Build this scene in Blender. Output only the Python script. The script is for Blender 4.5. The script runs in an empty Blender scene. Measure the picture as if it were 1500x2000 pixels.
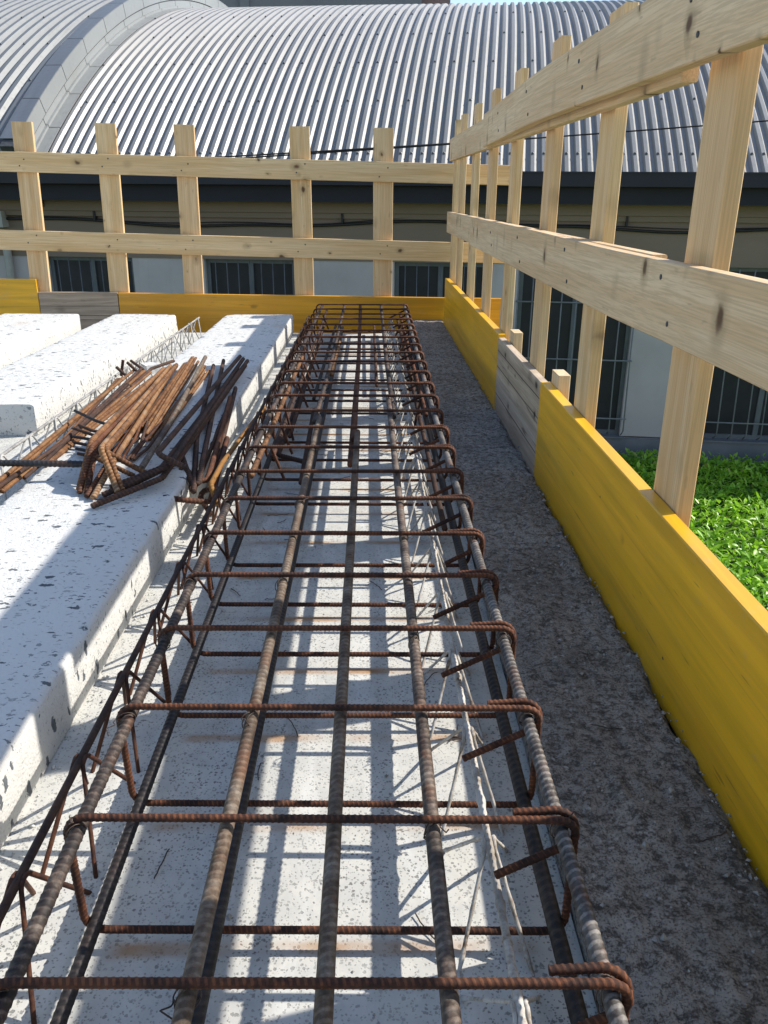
import bpy, math, random
import numpy as np
from mathutils import Vector, Matrix, noise as mnoise

random.seed(7)
rng = np.random.default_rng(7)
scene = bpy.context.scene
R = math.radians

# ------------------------------------------------------------------ camera
cam_d = bpy.data.cameras.new('camera')
cam_o = bpy.data.objects.new('camera', cam_d)
scene.collection.objects.link(cam_o)
scene.camera = cam_o
cam_d.sensor_fit = 'VERTICAL'
cam_d.sensor_height = 36.0
cam_d.lens = 36.0 * 1600.0 / 2000.0
cam_d.clip_start = 0.02
cam_d.clip_end = 2000.0
F_ = Vector((0.01646638, 0.93154781, -0.36324585))
R_ = Vector((0.99986426, -0.01513765, 0.00650439))
U_ = Vector((-0.00056046, 0.36330364, 0.93167062))
cam_o.matrix_world = Matrix((
    (R_.x, U_.x, -F_.x, 0.0),
    (R_.y, U_.y, -F_.y, 0.0),
    (R_.z, U_.z, -F_.z, 0.78),
    (0, 0, 0, 1)))

# ------------------------------------------------------------------ light
SUN = Vector((1.11, 0.30, 1.0)).normalized()
world = bpy.data.worlds.new('World')
scene.world = world
world.use_nodes = True
wn = world.node_tree
wn.nodes.clear()
wo = wn.nodes.new('ShaderNodeOutputWorld')
wb = wn.nodes.new('ShaderNodeBackground')
sk = wn.nodes.new('ShaderNodeTexSky')
sk.sky_type = 'NISHITA'
sk.sun_disc = False
sk.sun_elevation = math.asin(SUN.z)
sk.sun_rotation = math.atan2(SUN.x, SUN.y)
sk.air_density = 1.0
sk.dust_density = 0.6
sk.ozone_density = 0.45
wb.inputs['Strength'].default_value = 0.15
wn.links.new(sk.outputs[0], wb.inputs['Color'])
wn.links.new(wb.outputs[0], wo.inputs['Surface'])
sun_d = bpy.data.lights.new('sun', 'SUN')
sun_d.energy = 4.2
sun_d.angle = R(0.53)
sun_d.color = (1.0, 0.95, 0.87)
sun_o = bpy.data.objects.new('sun', sun_d)
scene.collection.objects.link(sun_o)
sun_o.location = (6, 2, 8)
sun_o.rotation_euler = SUN.to_track_quat('Z', 'Y').to_euler()
scene.view_settings.view_transform = 'Standard'
scene.view_settings.look = 'None'
scene.view_settings.exposure = 0.54
scene.view_settings.gamma = 1.0
scene.render.engine = 'CYCLES'
scene.cycles.max_bounces = 8
scene.cycles.diffuse_bounces = 4


# ------------------------------------------------------------------ node helper
class NT:
    def __init__(s, name):
        s.m = bpy.data.materials.new(name)
        s.m.use_nodes = True
        s.t = s.m.node_tree
        s.t.nodes.clear()
        s.out = s.t.nodes.new('ShaderNodeOutputMaterial')
        s.b = s.t.nodes.new('ShaderNodeBsdfPrincipled')
        s.t.links.new(s.b.outputs[0], s.out.inputs['Surface'])

    def put(s, sock, v):
        if v is None:
            return
        if isinstance(v, bpy.types.NodeSocket):
            s.t.links.new(v, sock)
        elif isinstance(v, (tuple, list)):
            v = tuple(v)
            n = len(sock.default_value)
            sock.default_value = v + (1.0,) if n == 4 and len(v) == 3 else v
        else:
            if hasattr(sock.default_value, '__len__'):
                sock.default_value = (v,) * len(sock.default_value)
            else:
                sock.default_value = v

    def math(s, op, a, b=None, clamp=False):
        n = s.t.nodes.new('ShaderNodeMath')
        n.operation = op
        n.use_clamp = clamp
        s.put(n.inputs[0], a)
        if b is not None:
            s.put(n.inputs[1], b)
        return n.outputs[0]

    def vmath(s, op, a, b=None):
        n = s.t.nodes.new('ShaderNodeVectorMath')
        n.operation = op
        s.put(n.inputs[0], a)
        if b is not None:
            s.put(n.inputs[1], b)
        return n.outputs[0]

    def coord(s, kind='Object'):
        return s.t.nodes.new('ShaderNodeTexCoord').outputs[kind]

    def rand(s):
        return s.t.nodes.new('ShaderNodeObjectInfo').outputs['Random']

    def xyz(s, v):
        n = s.t.nodes.new('ShaderNodeSeparateXYZ')
        s.put(n.inputs[0], v)
        return n.outputs

    def scale(s, v, sc):
        return s.vmath('MULTIPLY', v, sc)

    def noise(s, v, sc, det=4, rough=0.55, dist=0.0):
        n = s.t.nodes.new('ShaderNodeTexNoise')
        s.put(n.inputs['Vector'], v)
        n.inputs['Scale'].default_value = sc
        n.inputs['Detail'].default_value = det
        n.inputs['Roughness'].default_value = rough
        n.inputs['Distortion'].default_value = dist
        return n.outputs['Fac']

    def ncol(s, v, sc, det=3):
        n = s.t.nodes.new('ShaderNodeTexNoise')
        s.put(n.inputs['Vector'], v)
        n.inputs['Scale'].default_value = sc
        n.inputs['Detail'].default_value = det
        return n.outputs['Color']

    def voro(s, v, sc, feature='F1'):
        n = s.t.nodes.new('ShaderNodeTexVoronoi')
        n.feature = feature
        s.put(n.inputs['Vector'], v)
        n.inputs['Scale'].default_value = sc
        return n.outputs

    def mix(s, f, a, b, mode='MIX'):
        n = s.t.nodes.new('ShaderNodeMix')
        n.data_type = 'RGBA'
        n.blend_type = mode
        s.put(n.inputs['Factor'], f)
        s.put(n.inputs['A'] if False else n.inputs[6], a)
        s.put(n.inputs[7], b)
        return n.outputs[2]

    def ramp(s, f, stops, mode='LINEAR'):
        n = s.t.nodes.new('ShaderNodeValToRGB')
        n.color_ramp.interpolation = mode
        el = n.color_ramp.elements
        while len(el) < len(stops):
            el.new(0.5)
        for e, (p, c) in zip(el, stops):
            e.position = p
            if not isinstance(c, (tuple, list)):
                c = (c, c, c)
            e.color = tuple(c) + (1.0,)
        s.put(n.inputs[0], f)
        return n.outputs[0]

    def step(s, v, lo, hi):
        n = s.t.nodes.new('ShaderNodeMapRange')
        n.interpolation_type = 'SMOOTHSTEP'
        s.put(n.inputs[0], v)
        s.put(n.inputs[1], lo)
        s.put(n.inputs[2], hi)
        return n.outputs[0]

    def bump(s, h, strength=0.5, dist=0.002, nrm=None):
        n = s.t.nodes.new('ShaderNodeBump')
        n.inputs['Strength'].default_value = strength
        n.inputs['Distance'].default_value = dist
        s.put(n.inputs['Height'], h)
        if nrm is not None:
            s.put(n.inputs['Normal'], nrm)
        return n.outputs[0]

    def done(s, col=None, rough=0.7, metal=0.0, nrm=None, spec=None):
        s.put(s.b.inputs['Base Color'], col)
        s.put(s.b.inputs['Roughness'], rough)
        s.put(s.b.inputs['Metallic'], metal)
        if nrm is not None:
            s.put(s.b.inputs['Normal'], nrm)
        if spec is not None:
            s.put(s.b.inputs['Specular IOR Level'], spec)
        return s.m


def offset_coord(n, amt=37.0):
    r = n.math('MULTIPLY', n.rand(), amt)
    return n.vmath('ADD', n.coord(), r)


def mat_wood(name, c1, c2, knot=(0.10, 0.045, 0.02), knots=0.72, rough=0.6, spec=0.3, ks=(9.0, 13, 3.0), seams=0.0):
    n = NT(name)
    v = offset_coord(n)
    warp = n.vmath('ADD', v, n.scale(n.ncol(v, 2.2, 2), (0.05, 0.05, 0.05)))
    g1 = n.noise(n.scale(warp, (0.9, 26, 26)), 1.0, 4, 0.6)
    g2 = n.noise(n.scale(v, (5, 330, 330)), 1.0, 3, 0.6)
    broad = n.noise(n.scale(v, (2.0, 5, 5)), 1.0, 3)
    col = n.mix(n.ramp(g1, [(0.38, 0), (0.60, 1)]), c1, c2)
    col = n.mix(n.math('MULTIPLY', n.ramp(g2, [(0.40, 1), (0.56, 0)]), 0.42), col, tuple(x * 0.60 for x in c2))
    col = n.mix(n.math('MULTIPLY', n.ramp(broad, [(0.45, 0), (0.75, 1)]), 0.3), col, tuple(x * 0.8 for x in c1))
    # knots
    kv = n.vmath('ADD', n.scale(v, ks), n.scale(n.ncol(v, 30, 2), (0.22, 0.22, 0.16)))
    vo = n.voro(kv, 1.0)
    sel = n.step(n.xyz(vo['Color'])[0], knots - 0.01, knots + 0.01)
    size = n.math('ADD', n.math('MULTIPLY', n.math('POWER', n.xyz(vo['Color'])[1], 1.3), 0.16), 0.05)
    d = n.math('DIVIDE', vo['Distance'], size)
    core = n.math('MULTIPLY', n.math('SUBTRACT', 1.0, n.step(d, 0.45, 1.1)), sel)
    halo = n.math('MULTIPLY', n.math('SUBTRACT', 1.0, n.step(d, 0.8, 2.4)), sel)
    col = n.mix(n.math('MULTIPLY', halo, 0.5), col, tuple(x * 0.52 for x in c2))
    col = n.mix(n.math('MULTIPLY', core, 0.92), col, knot)
    # few short resin streaks and dirt
    st = n.noise(n.scale(v, (14, 60, 60)), 1.0, 2)
    col = n.mix(n.math('MULTIPLY', n.step(st, 0.68, 0.76), 0.4), col, tuple(x * 0.35 for x in c1))
    if seams:
        # glue lines of the three planks the board is made of, and drying cracks
        ob = n.xyz(n.coord())
        wv = n.math('ADD', ob[1], n.math('MULTIPLY', n.noise(n.scale(v, (3, 1, 1)), 1.0, 2), 0.006))
        dd = n.math('MINIMUM', n.math('ABSOLUTE', n.math('SUBTRACT', wv, 0.055)), n.math('ABSOLUTE', n.math('ADD', wv, 0.045)))
        dd = n.math('MINIMUM', dd, n.math('ABSOLUTE', n.math('SUBTRACT', wv, 0.112)))
        col = n.mix(n.math('MULTIPLY', n.math('SUBTRACT', 1.0, n.step(dd, 0.0008, 0.0028)), seams), col, (0.03, 0.022, 0.018))
        ck = n.noise(n.scale(warp, (1.6, 60, 60)), 1.0, 3)
        col = n.mix(n.math('MULTIPLY', n.step(ck, 0.60, 0.68), seams * 0.7), col, (0.06, 0.045, 0.035))
    h = n.math('ADD', n.math('MULTIPLY', g2, 0.6), n.math('MULTIPLY', g1, 0.7))
    return n.done(col, rough, nrm=n.bump(h, 0.35, 0.0015), spec=spec)


def mat_yellow(name, base, edge):
    n = NT(name)
    v = offset_coord(n)
    g1 = n.noise(n.scale(v, (1.0, 22, 22)), 1.0, 4, 0.6, 0.4)
    g2 = n.noise(n.scale(v, (4, 220, 220)), 1.0, 2)
    blot = n.noise(n.scale(v, (4, 9, 9)), 1.0, 5, 0.6)
    fine = n.noise(v, 160, 3)
    dark = tuple(x * 0.62 for x in base)
    col = n.mix(n.ramp(g1, [(0.35, 0), (0.62, 0.85)]), base, dark)
    col = n.mix(n.math('MULTIPLY', n.ramp(g2, [(0.38, 1), (0.55, 0)]), 0.12), col, tuple(x * 0.6 for x in base))
    col = n.mix(n.math('MULTIPLY', n.ramp(blot, [(0.42, 0), (0.72, 1)]), 0.55), col, edge)
    col = n.mix(n.math('MULTIPLY', n.step(fine, 0.62, 0.75), 0.25), col, (0.75, 0.6, 0.25))
    kv = n.vmath('ADD', n.scale(v, (4.5, 8, 3.0)), n.scale(n.ncol(v, 18, 2), (0.2, 0.2, 0.2)))
    vo = n.voro(kv, 1.0)
    sel = n.step(n.xyz(vo['Color'])[0], 0.60, 0.62)
    d = n.math('DIVIDE', vo['Distance'], n.math('ADD', n.math('MULTIPLY', n.xyz(vo['Color'])[1], 0.12), 0.04))
    col = n.mix(n.math('MULTIPLY', n.math('MULTIPLY', n.math('SUBTRACT', 1.0, n.step(d, 0.4, 1.2)), sel), 0.6), col, (0.12, 0.05, 0.012))
    scr = n.noise(n.scale(v, (9, 90, 40)), 1.0, 2)
    col = n.mix(n.math('MULTIPLY', n.step(scr, 0.69, 0.76), 0.5), col, (0.17, 0.09, 0.02))
    ob = n.xyz(n.coord())
    wv = n.math('ADD', ob[1], n.math('MULTIPLY', n.noise(n.scale(v, (3, 1, 1)), 1.0, 2), 0.005))
    sd = n.math('MINIMUM', n.math('ABSOLUTE', n.math('SUBTRACT', wv, 0.052)), n.math('ABSOLUTE', n.math('ADD', wv, 0.048)))
    col = n.mix(n.math('MULTIPLY', n.math('SUBTRACT', 1.0, n.step(sd, 0.0006, 0.0022)), 0.16), col, (0.12, 0.06, 0.01))
    low = n.step(ob[1], 0.03, -0.13)
    spl = n.noise(n.scale(v, (30, 42, 42)), 1.0, 5, 0.7)
    spl2 = n.noise(v, 3.0, 3)
    spm = n.math('MULTIPLY', n.math('MULTIPLY', n.step(spl, 0.60, 0.67), n.step(spl2, 0.46, 0.60)), n.math('ADD', n.math('MULTIPLY', low, 0.6), 0.10))
    col = n.mix(spm, col, (0.50, 0.46, 0.38))
    rub = n.noise(n.scale(v, (2.5, 14, 14)), 1.0, 5, 0.7)
    col = n.mix(n.math('MULTIPLY', n.step(rub, 0.60, 0.70), 0.35), col, (0.55, 0.36, 0.13))
    hl = n.voro(n.scale(v, (7, 11, 2)), 1.0)
    hs = n.math('MULTIPLY', n.step(n.xyz(hl['Color'])[0], 0.70, 0.71), n.math('SUBTRACT', 1.0, n.step(hl['Distance'], 0.022, 0.032)))
    col = n.mix(hs, col, (0.05, 0.03, 0.015))
    h = n.math('ADD', g2, n.math('MULTIPLY', g1, 1.2))
    return n.done(col, n.ramp(blot, [(0.3, 0.30), (0.7, 0.45)]), nrm=n.bump(h, 0.2, 0.0012), spec=0.5)


def mat_rust(name, stops, metal=0.0, rough=0.78, bias=0.12, ribbed=0.0, patch=(0.22, 0.085, 0.034), tone=0.66):
    stops = [(p_, tuple(x * tone for x in c_)) for p_, c_ in stops]
    patch = tuple(x * tone for x in patch)
    n = NT(name)
    v = offset_coord(n)
    a = n.noise(v, 24, 5, 0.65)
    b = n.noise(v, 150, 4, 0.65)
    f = n.math('ADD', n.math('MULTIPLY', a, 0.62), n.math('MULTIPLY', b, 0.42))
    f = n.math('ADD', f, n.math('MULTIPLY', n.math('SUBTRACT', n.rand(), 0.5), bias))
    col = n.ramp(f, stops)
    grime = n.noise(v, 9, 3)
    col = n.mix(n.math('MULTIPLY', n.step(grime, 0.52, 0.72), 0.5), col, tuple(x * 0.55 for x in stops[0][1]))
    if ribbed:
        pt = n.noise(n.vmath('ADD', v, (5.0, 2.0, 1.0)), 11, 4, 0.7)
        col = n.mix(n.math('MULTIPLY', n.step(pt, 0.54, 0.66), 0.62), col, patch)
        pt2 = n.noise(n.vmath('ADD', v, (1.0, 7.0, 3.0)), 7, 4, 0.7)
        col = n.mix(n.math('MULTIPLY', n.step(pt2, 0.56, 0.66), 0.6), col, tuple(x * 0.6 for x in stops[0][1]))
        # rib crests are rubbed bright, the grooves between keep the dark scale
        at = n.t.nodes.new('ShaderNodeAttribute')
        at.attribute_name = 'rib'
        rb = at.outputs['Fac']
        col = n.mix(n.math('MULTIPLY', n.step(rb, 0.45, 0.05), ribbed), col, tuple(x * 0.8 for x in stops[0][1]))
        col = n.mix(n.math('MULTIPLY', n.step(rb, 0.4, 0.95), ribbed * 0.6), col, n.mix(0.55, col, stops[-1][1]))
    return n.done(col, rough, metal, nrm=n.bump(b, 0.6, 0.0012), spec=0.35)


M = {}
M['pine'] = mat_wood('pine_wood', (0.84, 0.61, 0.34), (0.72, 0.465, 0.215), knots=0.15)
M['pine_warm'] = mat_wood('pine_wood_warm', (0.80, 0.57, 0.32), (0.68, 0.43, 0.205), knots=0.15)
M['pine_pale'] = mat_wood('pine_wood_pale', (0.83, 0.625, 0.39), (0.71, 0.485, 0.265), knots=0.12, ks=(13, 8, 3.0))
M['grey_wood'] = mat_wood('weathered_wood', (0.60, 0.47, 0.345), (0.41, 0.31, 0.22), knot=(0.05, 0.035, 0.03), knots=0.35, seams=0.85, rough=0.85, spec=0.1)
M['yellow'] = mat_yellow('yellow_coated_board', (0.98, 0.515, 0.013), (0.88, 0.42, 0.013))
M['yellow_warm'] = mat_yellow('yellow_orange_board', (0.92, 0.42, 0.015), (0.74, 0.31, 0.015))

M['bar'] = mat_rust('rebar_scaled', [(0.36, (0.022, 0.017, 0.016)), (0.47, (0.085, 0.055, 0.041)), (0.56, (0.22, 0.16, 0.12)), (0.66, (0.36, 0.29, 0.23))], bias=0.16, rough=0.6, ribbed=0.4)
M['bar_dark'] = mat_rust('rebar_dark', [(0.36, (0.012, 0.011, 0.012)), (0.52, (0.032, 0.026, 0.026)), (0.68, (0.09, 0.07, 0.06))], rough=0.55, ribbed=0.5, patch=(0.06, 0.035, 0.025))
M['bar_grey'] = mat_rust('rebar_pale_scale', [(0.36, (0.03, 0.026, 0.026)), (0.46, (0.13, 0.105, 0.09)), (0.55, (0.30, 0.27, 0.24)), (0.66, (0.46, 0.43, 0.40))], bias=0.02, rough=0.55, ribbed=0.6)
M['bar_tan'] = mat_rust('rebar_tan', [(0.36, (0.06, 0.038, 0.025)), (0.46, (0.17, 0.105, 0.062)), (0.56, (0.28, 0.21, 0.15)), (0.66, (0.40, 0.335, 0.26))], bias=0.05, rough=0.65, ribbed=0.36)
M['stirrup'] = mat_rust('rebar_rusty_brown', [(0.36, (0.030, 0.014, 0.010)), (0.47, (0.11, 0.038, 0.019)), (0.57, (0.27, 0.088, 0.032)), (0.72, (0.30, 0.15, 0.085))], ribbed=0.55)
M['rust'] = mat_rust('rebar_orange_rust', [(0.36, (0.09, 0.036, 0.014)), (0.46, (0.25, 0.105, 0.036)), (0.57, (0.42, 0.20, 0.07)), (0.70, (0.44, 0.31, 0.20))], bias=0.14, ribbed=0.5, tone=0.78)
M['rust_dark'] = mat_rust('rebar_brown_rust', [(0.36, (0.03, 0.017, 0.014)), (0.50, (0.10, 0.050, 0.033)), (0.66, (0.22, 0.105, 0.058))], ribbed=0.5)
M['rust_bright'] = mat_rust('rebar_bright_rust', [(0.36, (0.30, 0.12, 0.025)), (0.55, (0.52, 0.25, 0.05)), (0.7, (0.42, 0.2, 0.07))], ribbed=0.5)
M['black_bar'] = mat_rust('rebar_black', [(0.36, (0.03, 0.03, 0.032)), (0.55, (0.07, 0.07, 0.075)), (0.7, (0.14, 0.12, 0.11))], rough=0.5, ribbed=0.55)
M['wire'] = mat_rust('tie_wire_steel', [(0.36, (0.03, 0.022, 0.018)), (0.6, (0.10, 0.065, 0.045)), (0.7, (0.2, 0.16, 0.13))], rough=0.5)
M['galv'] = mat_rust('girder_grey_steel', [(0.36, (0.20, 0.19, 0.18)), (0.5, (0.40, 0.385, 0.36)), (0.65, (0.55, 0.53, 0.49))], rough=0.7, tone=0.9)
M['splash'] = mat_rust('girder_cement_splashed', [(0.36, (0.16, 0.10, 0.06)), (0.46, (0.40, 0.35, 0.29)), (0.58, (0.60, 0.57, 0.52))], bias=0.0, rough=0.9, tone=0.9)


def mat_eps():
    n = NT('speckled_polystyrene')
    v = offset_coord(n, 11.0)
    w = n.vmath('ADD', v, n.scale(n.ncol(v, 95, 5), (0.020, 0.020, 0.020)))

    def flecks(vec, sc, thr):
        vo = n.voro(n.scale(vec, sc), 1.0)
        r = n.xyz(vo['Color'])
        size = n.math('MULTIPLY', n.math('POWER', r[0], 2.2), thr)
        return n.math('SUBTRACT', 1.0, n.step(n.math('SUBTRACT', vo['Distance'], size), -0.03, 0.03))
    f1 = flecks(w, (58, 160, 62), 0.42)
    f2 = flecks(n.vmath('ADD', w, (3.1, 1.7, 0.4)), (25, 50, 25), 0.36)
    thin = n.ramp(n.noise(n.vmath('ADD', v, (2.0, 9.0, 4.0)), 6.0, 4), [(0.36, 0.25), (0.60, 1.0)])
    f1 = n.math('MULTIPLY', f1, thin)
    bead = n.voro(v, 230)
    big = n.noise(v, 5, 4)
    white = n.mix(big, (0.66, 0.645, 0.60), (0.57, 0.56, 0.525))
    f3 = flecks(n.vmath('ADD', w, (1.1, 5.7, 2.4)), (95, 260, 100), 0.36)
    white = n.mix(n.math('MULTIPLY', n.step(bead['Distance'], 0.35, 0.75), 0.22), white, (0.66, 0.67, 0.67))
    grey = n.mix(n.noise(v, 90, 2), (0.035, 0.045, 0.055), (0.15, 0.165, 0.18))
    col = n.mix(n.math('MULTIPLY', f1, 0.9), white, grey)
    col = n.mix(n.math('MULTIPLY', f2, 0.95), col, grey)
    col = n.mix(n.math('MULTIPLY', f3, 0.5), col, grey)
    # handling dirt: rusty and dusty smears
    dirt = n.noise(v, 3.2, 5, 0.6)
    col = n.mix(n.math('MULTIPLY', n.step(dirt, 0.60, 0.76), 0.45), col, (0.52, 0.42, 0.31))
    h = n.math('ADD', n.math('MULTIPLY', bead['Distance'], -0.35), n.math('MULTIPLY', n.noise(v, 38, 4), 1.1))
    h = n.math('SUBTRACT', h, n.math('MULTIPLY', f2, 0.4))
    return n.done(col, 0.9, nrm=n.bump(h, 0.55, 0.004), spec=0.15)


M['eps'] = mat_eps()


def mat_floor():
    n = NT('precast_concrete_floor')
    v = n.coord()
    x, y, z = n.xyz(v)
    big = n.noise(v, 3.0, 5, 0.6)
    mid = n.noise(v, 26, 5, 0.6)
    fine = n.noise(v, 320, 3)
    col = n.mix(big, (0.52, 0.505, 0.455), (0.64, 0.625, 0.57))
    col = n.mix(n.math('MULTIPLY', n.ramp(mid, [(0.42, 1), (0.6, 0)]), 0.4), col, (0.42, 0.42, 0.40))
    col = n.mix(n.math('MULTIPLY', n.step(fine, 0.55, 0.7), 0.25), col, (0.42, 0.41, 0.40))

    def pits(sc, thr, off):
        vo = n.voro(n.vmath('ADD', n.vmath('ADD', v, (off, off * .3, 0)), n.scale(n.ncol(v, 260, 4), (0.0045, 0.0045, 0))), sc)
        r = n.xyz(vo['Color'])
        size = n.math('MULTIPLY', n.math('POWER', r[1], 2.0), thr)
        d = n.math('SUBTRACT', vo['Distance'], size)
        return n.math('SUBTRACT', 1.0, n.step(d, -0.05, 0.05)), vo['Distance']
    p1, d1 = pits(330, 0.55, 0.0)
    p2, d2 = pits(190, 0.46, 3.7)
    p3, d3 = pits(105, 0.24, 9.1)
    p4, d4 = pits(58, 0.11, 5.3)
    pit = n.math('MAXIMUM', n.math('MAXIMUM', n.math('MULTIPLY', p1, 0.6), n.math('MULTIPLY', p2, 0.75)), n.math('MAXIMUM', n.math('MULTIPLY', p3, 0.8), n.math('MULTIPLY', p4, 0.55)))
    # trowel sweeps, laitance and dust
    sweep = n.noise(n.scale(n.vmath('ADD', v, n.scale(n.ncol(v, 1.5, 2), (0.3, 0.3, 0))), (22, 3, 1)), 1.0, 4)
    col = n.mix(n.math('MULTIPLY', n.step(sweep, 0.50, 0.68), 0.35), col, (0.74, 0.735, 0.70))
    damp = n.noise(n.vmath('ADD', v, (1.2, 6.6, 0)), 6.5, 5, 0.65)
    col = n.mix(n.math('MULTIPLY', n.step(damp, 0.54, 0.68), 0.35), col, (0.37, 0.365, 0.34))
    col = n.mix(n.math('MULTIPLY', pit, n.ramp(n.noise(n.vmath('ADD', v, (8, 3, 0)), 7, 4), [(0.38, 0.45), (0.62, 1.0)])), col, (0.085, 0.085, 0.08))
    # rust bleeding below each stirrup and some loose rust blotches
    t = n.math('ADD', n.math('DIVIDE', n.math('SUBTRACT', y, 0.482), 0.188), 0.5)
    fr = n.math('MULTIPLY', n.math('ABSOLUTE', n.math('SUBTRACT', n.math('FRACT', t), 0.5)), 0.188)
    nz = n.noise(v, 40, 4, 0.6)
    line = n.math('SUBTRACT', 1.0, n.step(n.math('ADD', fr, n.math('MULTIPLY', nz, 0.010)), 0.008, 0.020))
    inside = n.math('MULTIPLY', n.step(x, -0.30, -0.27), n.math('SUBTRACT', 1.0, n.step(x, 0.15, 0.20)))
    line = n.math('MULTIPLY', n.math('MULTIPLY', line, inside), n.ramp(n.noise(v, 5, 3), [(0.40, 0.05), (0.62, 0.95)]))
    blot = n.noise(n.vmath('ADD', v, (4.2, 1.3, 0)), 8.5, 5, 0.7)
    rust = n.math('MAXIMUM', line, n.math('MULTIPLY', n.step(blot, 0.655, 0.76), 0.75))
    col = n.mix(rust, col, n.mix(nz, (0.46, 0.25, 0.09), (0.30, 0.13, 0.04)))
    h = n.math('SUBTRACT', n.math('MULTIPLY', mid, 0.5), n.math('MULTIPLY', pit, 1.0))
    return n.done(col, 0.8, nrm=n.bump(h, 0.5, 0.002), spec=0.25)


M['floor'] = mat_floor()


def mat_kerb():
    n = NT('rough_dark_concrete')
    v = n.coord()
    a = n.noise(v, 5, 6, 0.7)
    b = n.noise(v, 120, 6, 0.75)
    c = n.noise(n.vmath('ADD', v, (3, 1, 2)), 70, 9, 0.82)
    d = n.noise(n.vmath('ADD', v, (7, 5, 2)), 330, 4, 0.7)
    t = n.noise(n.scale(n.vmath('ADD', v, n.scale(n.ncol(v, 6, 3), (0.10, 0.10, 0))), (4, 26, 4)), 1.0, 5, 0.7)
    col = n.mix(n.ramp(a, [(0.36, 0), (0.62, 1)]), (0.40, 0.365, 0.325), (0.66, 0.61, 0.55))
    col = n.mix(n.math('MULTIPLY', n.step(t, 0.53, 0.66), 0.55), col, (0.21, 0.185, 0.155))
    col = n.mix(n.math('MULTIPLY', n.ramp(c, [(0.43, 1), (0.53, 0)]), 0.85), col, (0.085, 0.075, 0.064))
    col = n.mix(n.math('MULTIPLY', n.step(b, 0.55, 0.66), 0.5), col, (0.78, 0.74, 0.68))
    col = n.mix(n.math('MULTIPLY', n.ramp(d, [(0.38, 1), (0.48, 0)]), 0.75), col, (0.07, 0.06, 0.05))
    agg = n.voro(n.vmath('ADD', v, n.scale(n.ncol(v, 90, 3), (0.016, 0.016, 0.016))), 85)
    r = n.xyz(agg['Color'])
    sp = n.math('MULTIPLY', n.step(r[0], 0.76, 0.78), n.math('SUBTRACT', 1.0, n.step(agg['Distance'], 0.12, 0.34)))
    col = n.mix(n.math('MULTIPLY', sp, 0.7), col, (0.84, 0.80, 0.74))
    # hairline cracks
    w = n.vmath('ADD', v, n.scale(n.ncol(v, 14, 4), (0.05, 0.05, 0)))
    ck = n.voro(n.scale(w, (5.0, 3.2, 1.0)), 1.0, 'DISTANCE_TO_EDGE')
    cm = n.math('MULTIPLY', n.math('SUBTRACT', 1.0, n.step(ck['Distance'], 0.002, 0.011)), n.step(n.noise(v, 3.3, 2), 0.46, 0.58))
    col = n.mix(n.math('MULTIPLY', cm, 0.35), col, (0.08, 0.07, 0.06))
    h = n.math('ADD', n.math('MULTIPLY', c, 1.3), n.math('MULTIPLY', d, 0.45))
    h = n.math('ADD', h, n.math('ADD', n.math('MULTIPLY', b, 0.5), n.math('MULTIPLY', sp, 0.35)))
    h = n.math('SUBTRACT', h, n.math('MULTIPLY', cm, 0.2))
    return n.done(col, 0.9, nrm=n.bump(h, 1.0, 0.008), spec=0.3)


M['kerb'] = mat_kerb()


def mat_roof(name, base, dirt, metal=0.35):
    n = NT(name)
    v = n.coord()
    st = n.noise(n.scale(v, (9, 0.5, 0.5)), 1.0, 4)
    sp = n.noise(v, 14, 5, 0.7)
    col = n.mix(n.ramp(st, [(0.35, 0), (0.7, 1)]), base, tuple(c * 0.86 for c in base))
    col = n.mix(n.math('MULTIPLY', n.step(sp, 0.56, 0.74), 0.5), col, dirt)
    # each sheet has aged a little differently; rain has left streaks down the slope
    sx = n.math('FLOOR', n.math('DIVIDE', n.xyz(v)[0], 0.98))
    wn_ = n.t.nodes.new('ShaderNodeTexWhiteNoise')
    wn_.noise_dimensions = '1D'
    n.put(wn_.inputs['W'], sx)
    col = n.mix(n.math('MULTIPLY', wn_.outputs['Value'], 0.30), col, tuple(c * 0.72 for c in base))
    rn = n.noise(n.scale(v, (30, 0.8, 0.8)), 1.0, 3)
    col = n.mix(n.math('MULTIPLY', n.step(rn, 0.58, 0.72), 0.35), col, dirt)
    return n.done(col, n.ramp(sp, [(0.3, 0.40), (0.7, 0.6)]), metal, nrm=n.bump(st, 0.15, 0.004))


M['roof'] = mat_roof('corrugated_aluminium', (0.305, 0.298, 0.286), (0.20, 0.195, 0.185), 0.3)
M['roof_old'] = mat_roof('corrugated_aluminium_old', (0.26, 0.265, 0.26), (0.15, 0.14, 0.125), 0.35)
M['flash'] = mat_roof('flashing_sheet', (0.33, 0.34, 0.335), (0.25, 0.235, 0.205), 0.3)
M['cap'] = mat_roof('flashing_cap_sheet', (0.25, 0.265, 0.285), (0.19, 0.19, 0.20), 0.5)


def mat_plain(name, c1, c2, sc=6.0, rough=0.7, metal=0.0, stretch=(1, 1, 1), bump=0.2):
    n = NT(name)
    v = n.scale(n.coord(), stretch)
    a = n.noise(v, sc, 5, 0.6)
    b = n.noise(v, sc * 12, 3)
    col = n.mix(n.ramp(a, [(0.33, 0), (0.68, 1)]), c1, c2)
    return n.done(col, rough, metal, nrm=n.bump(b, bump, 0.003))


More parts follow.
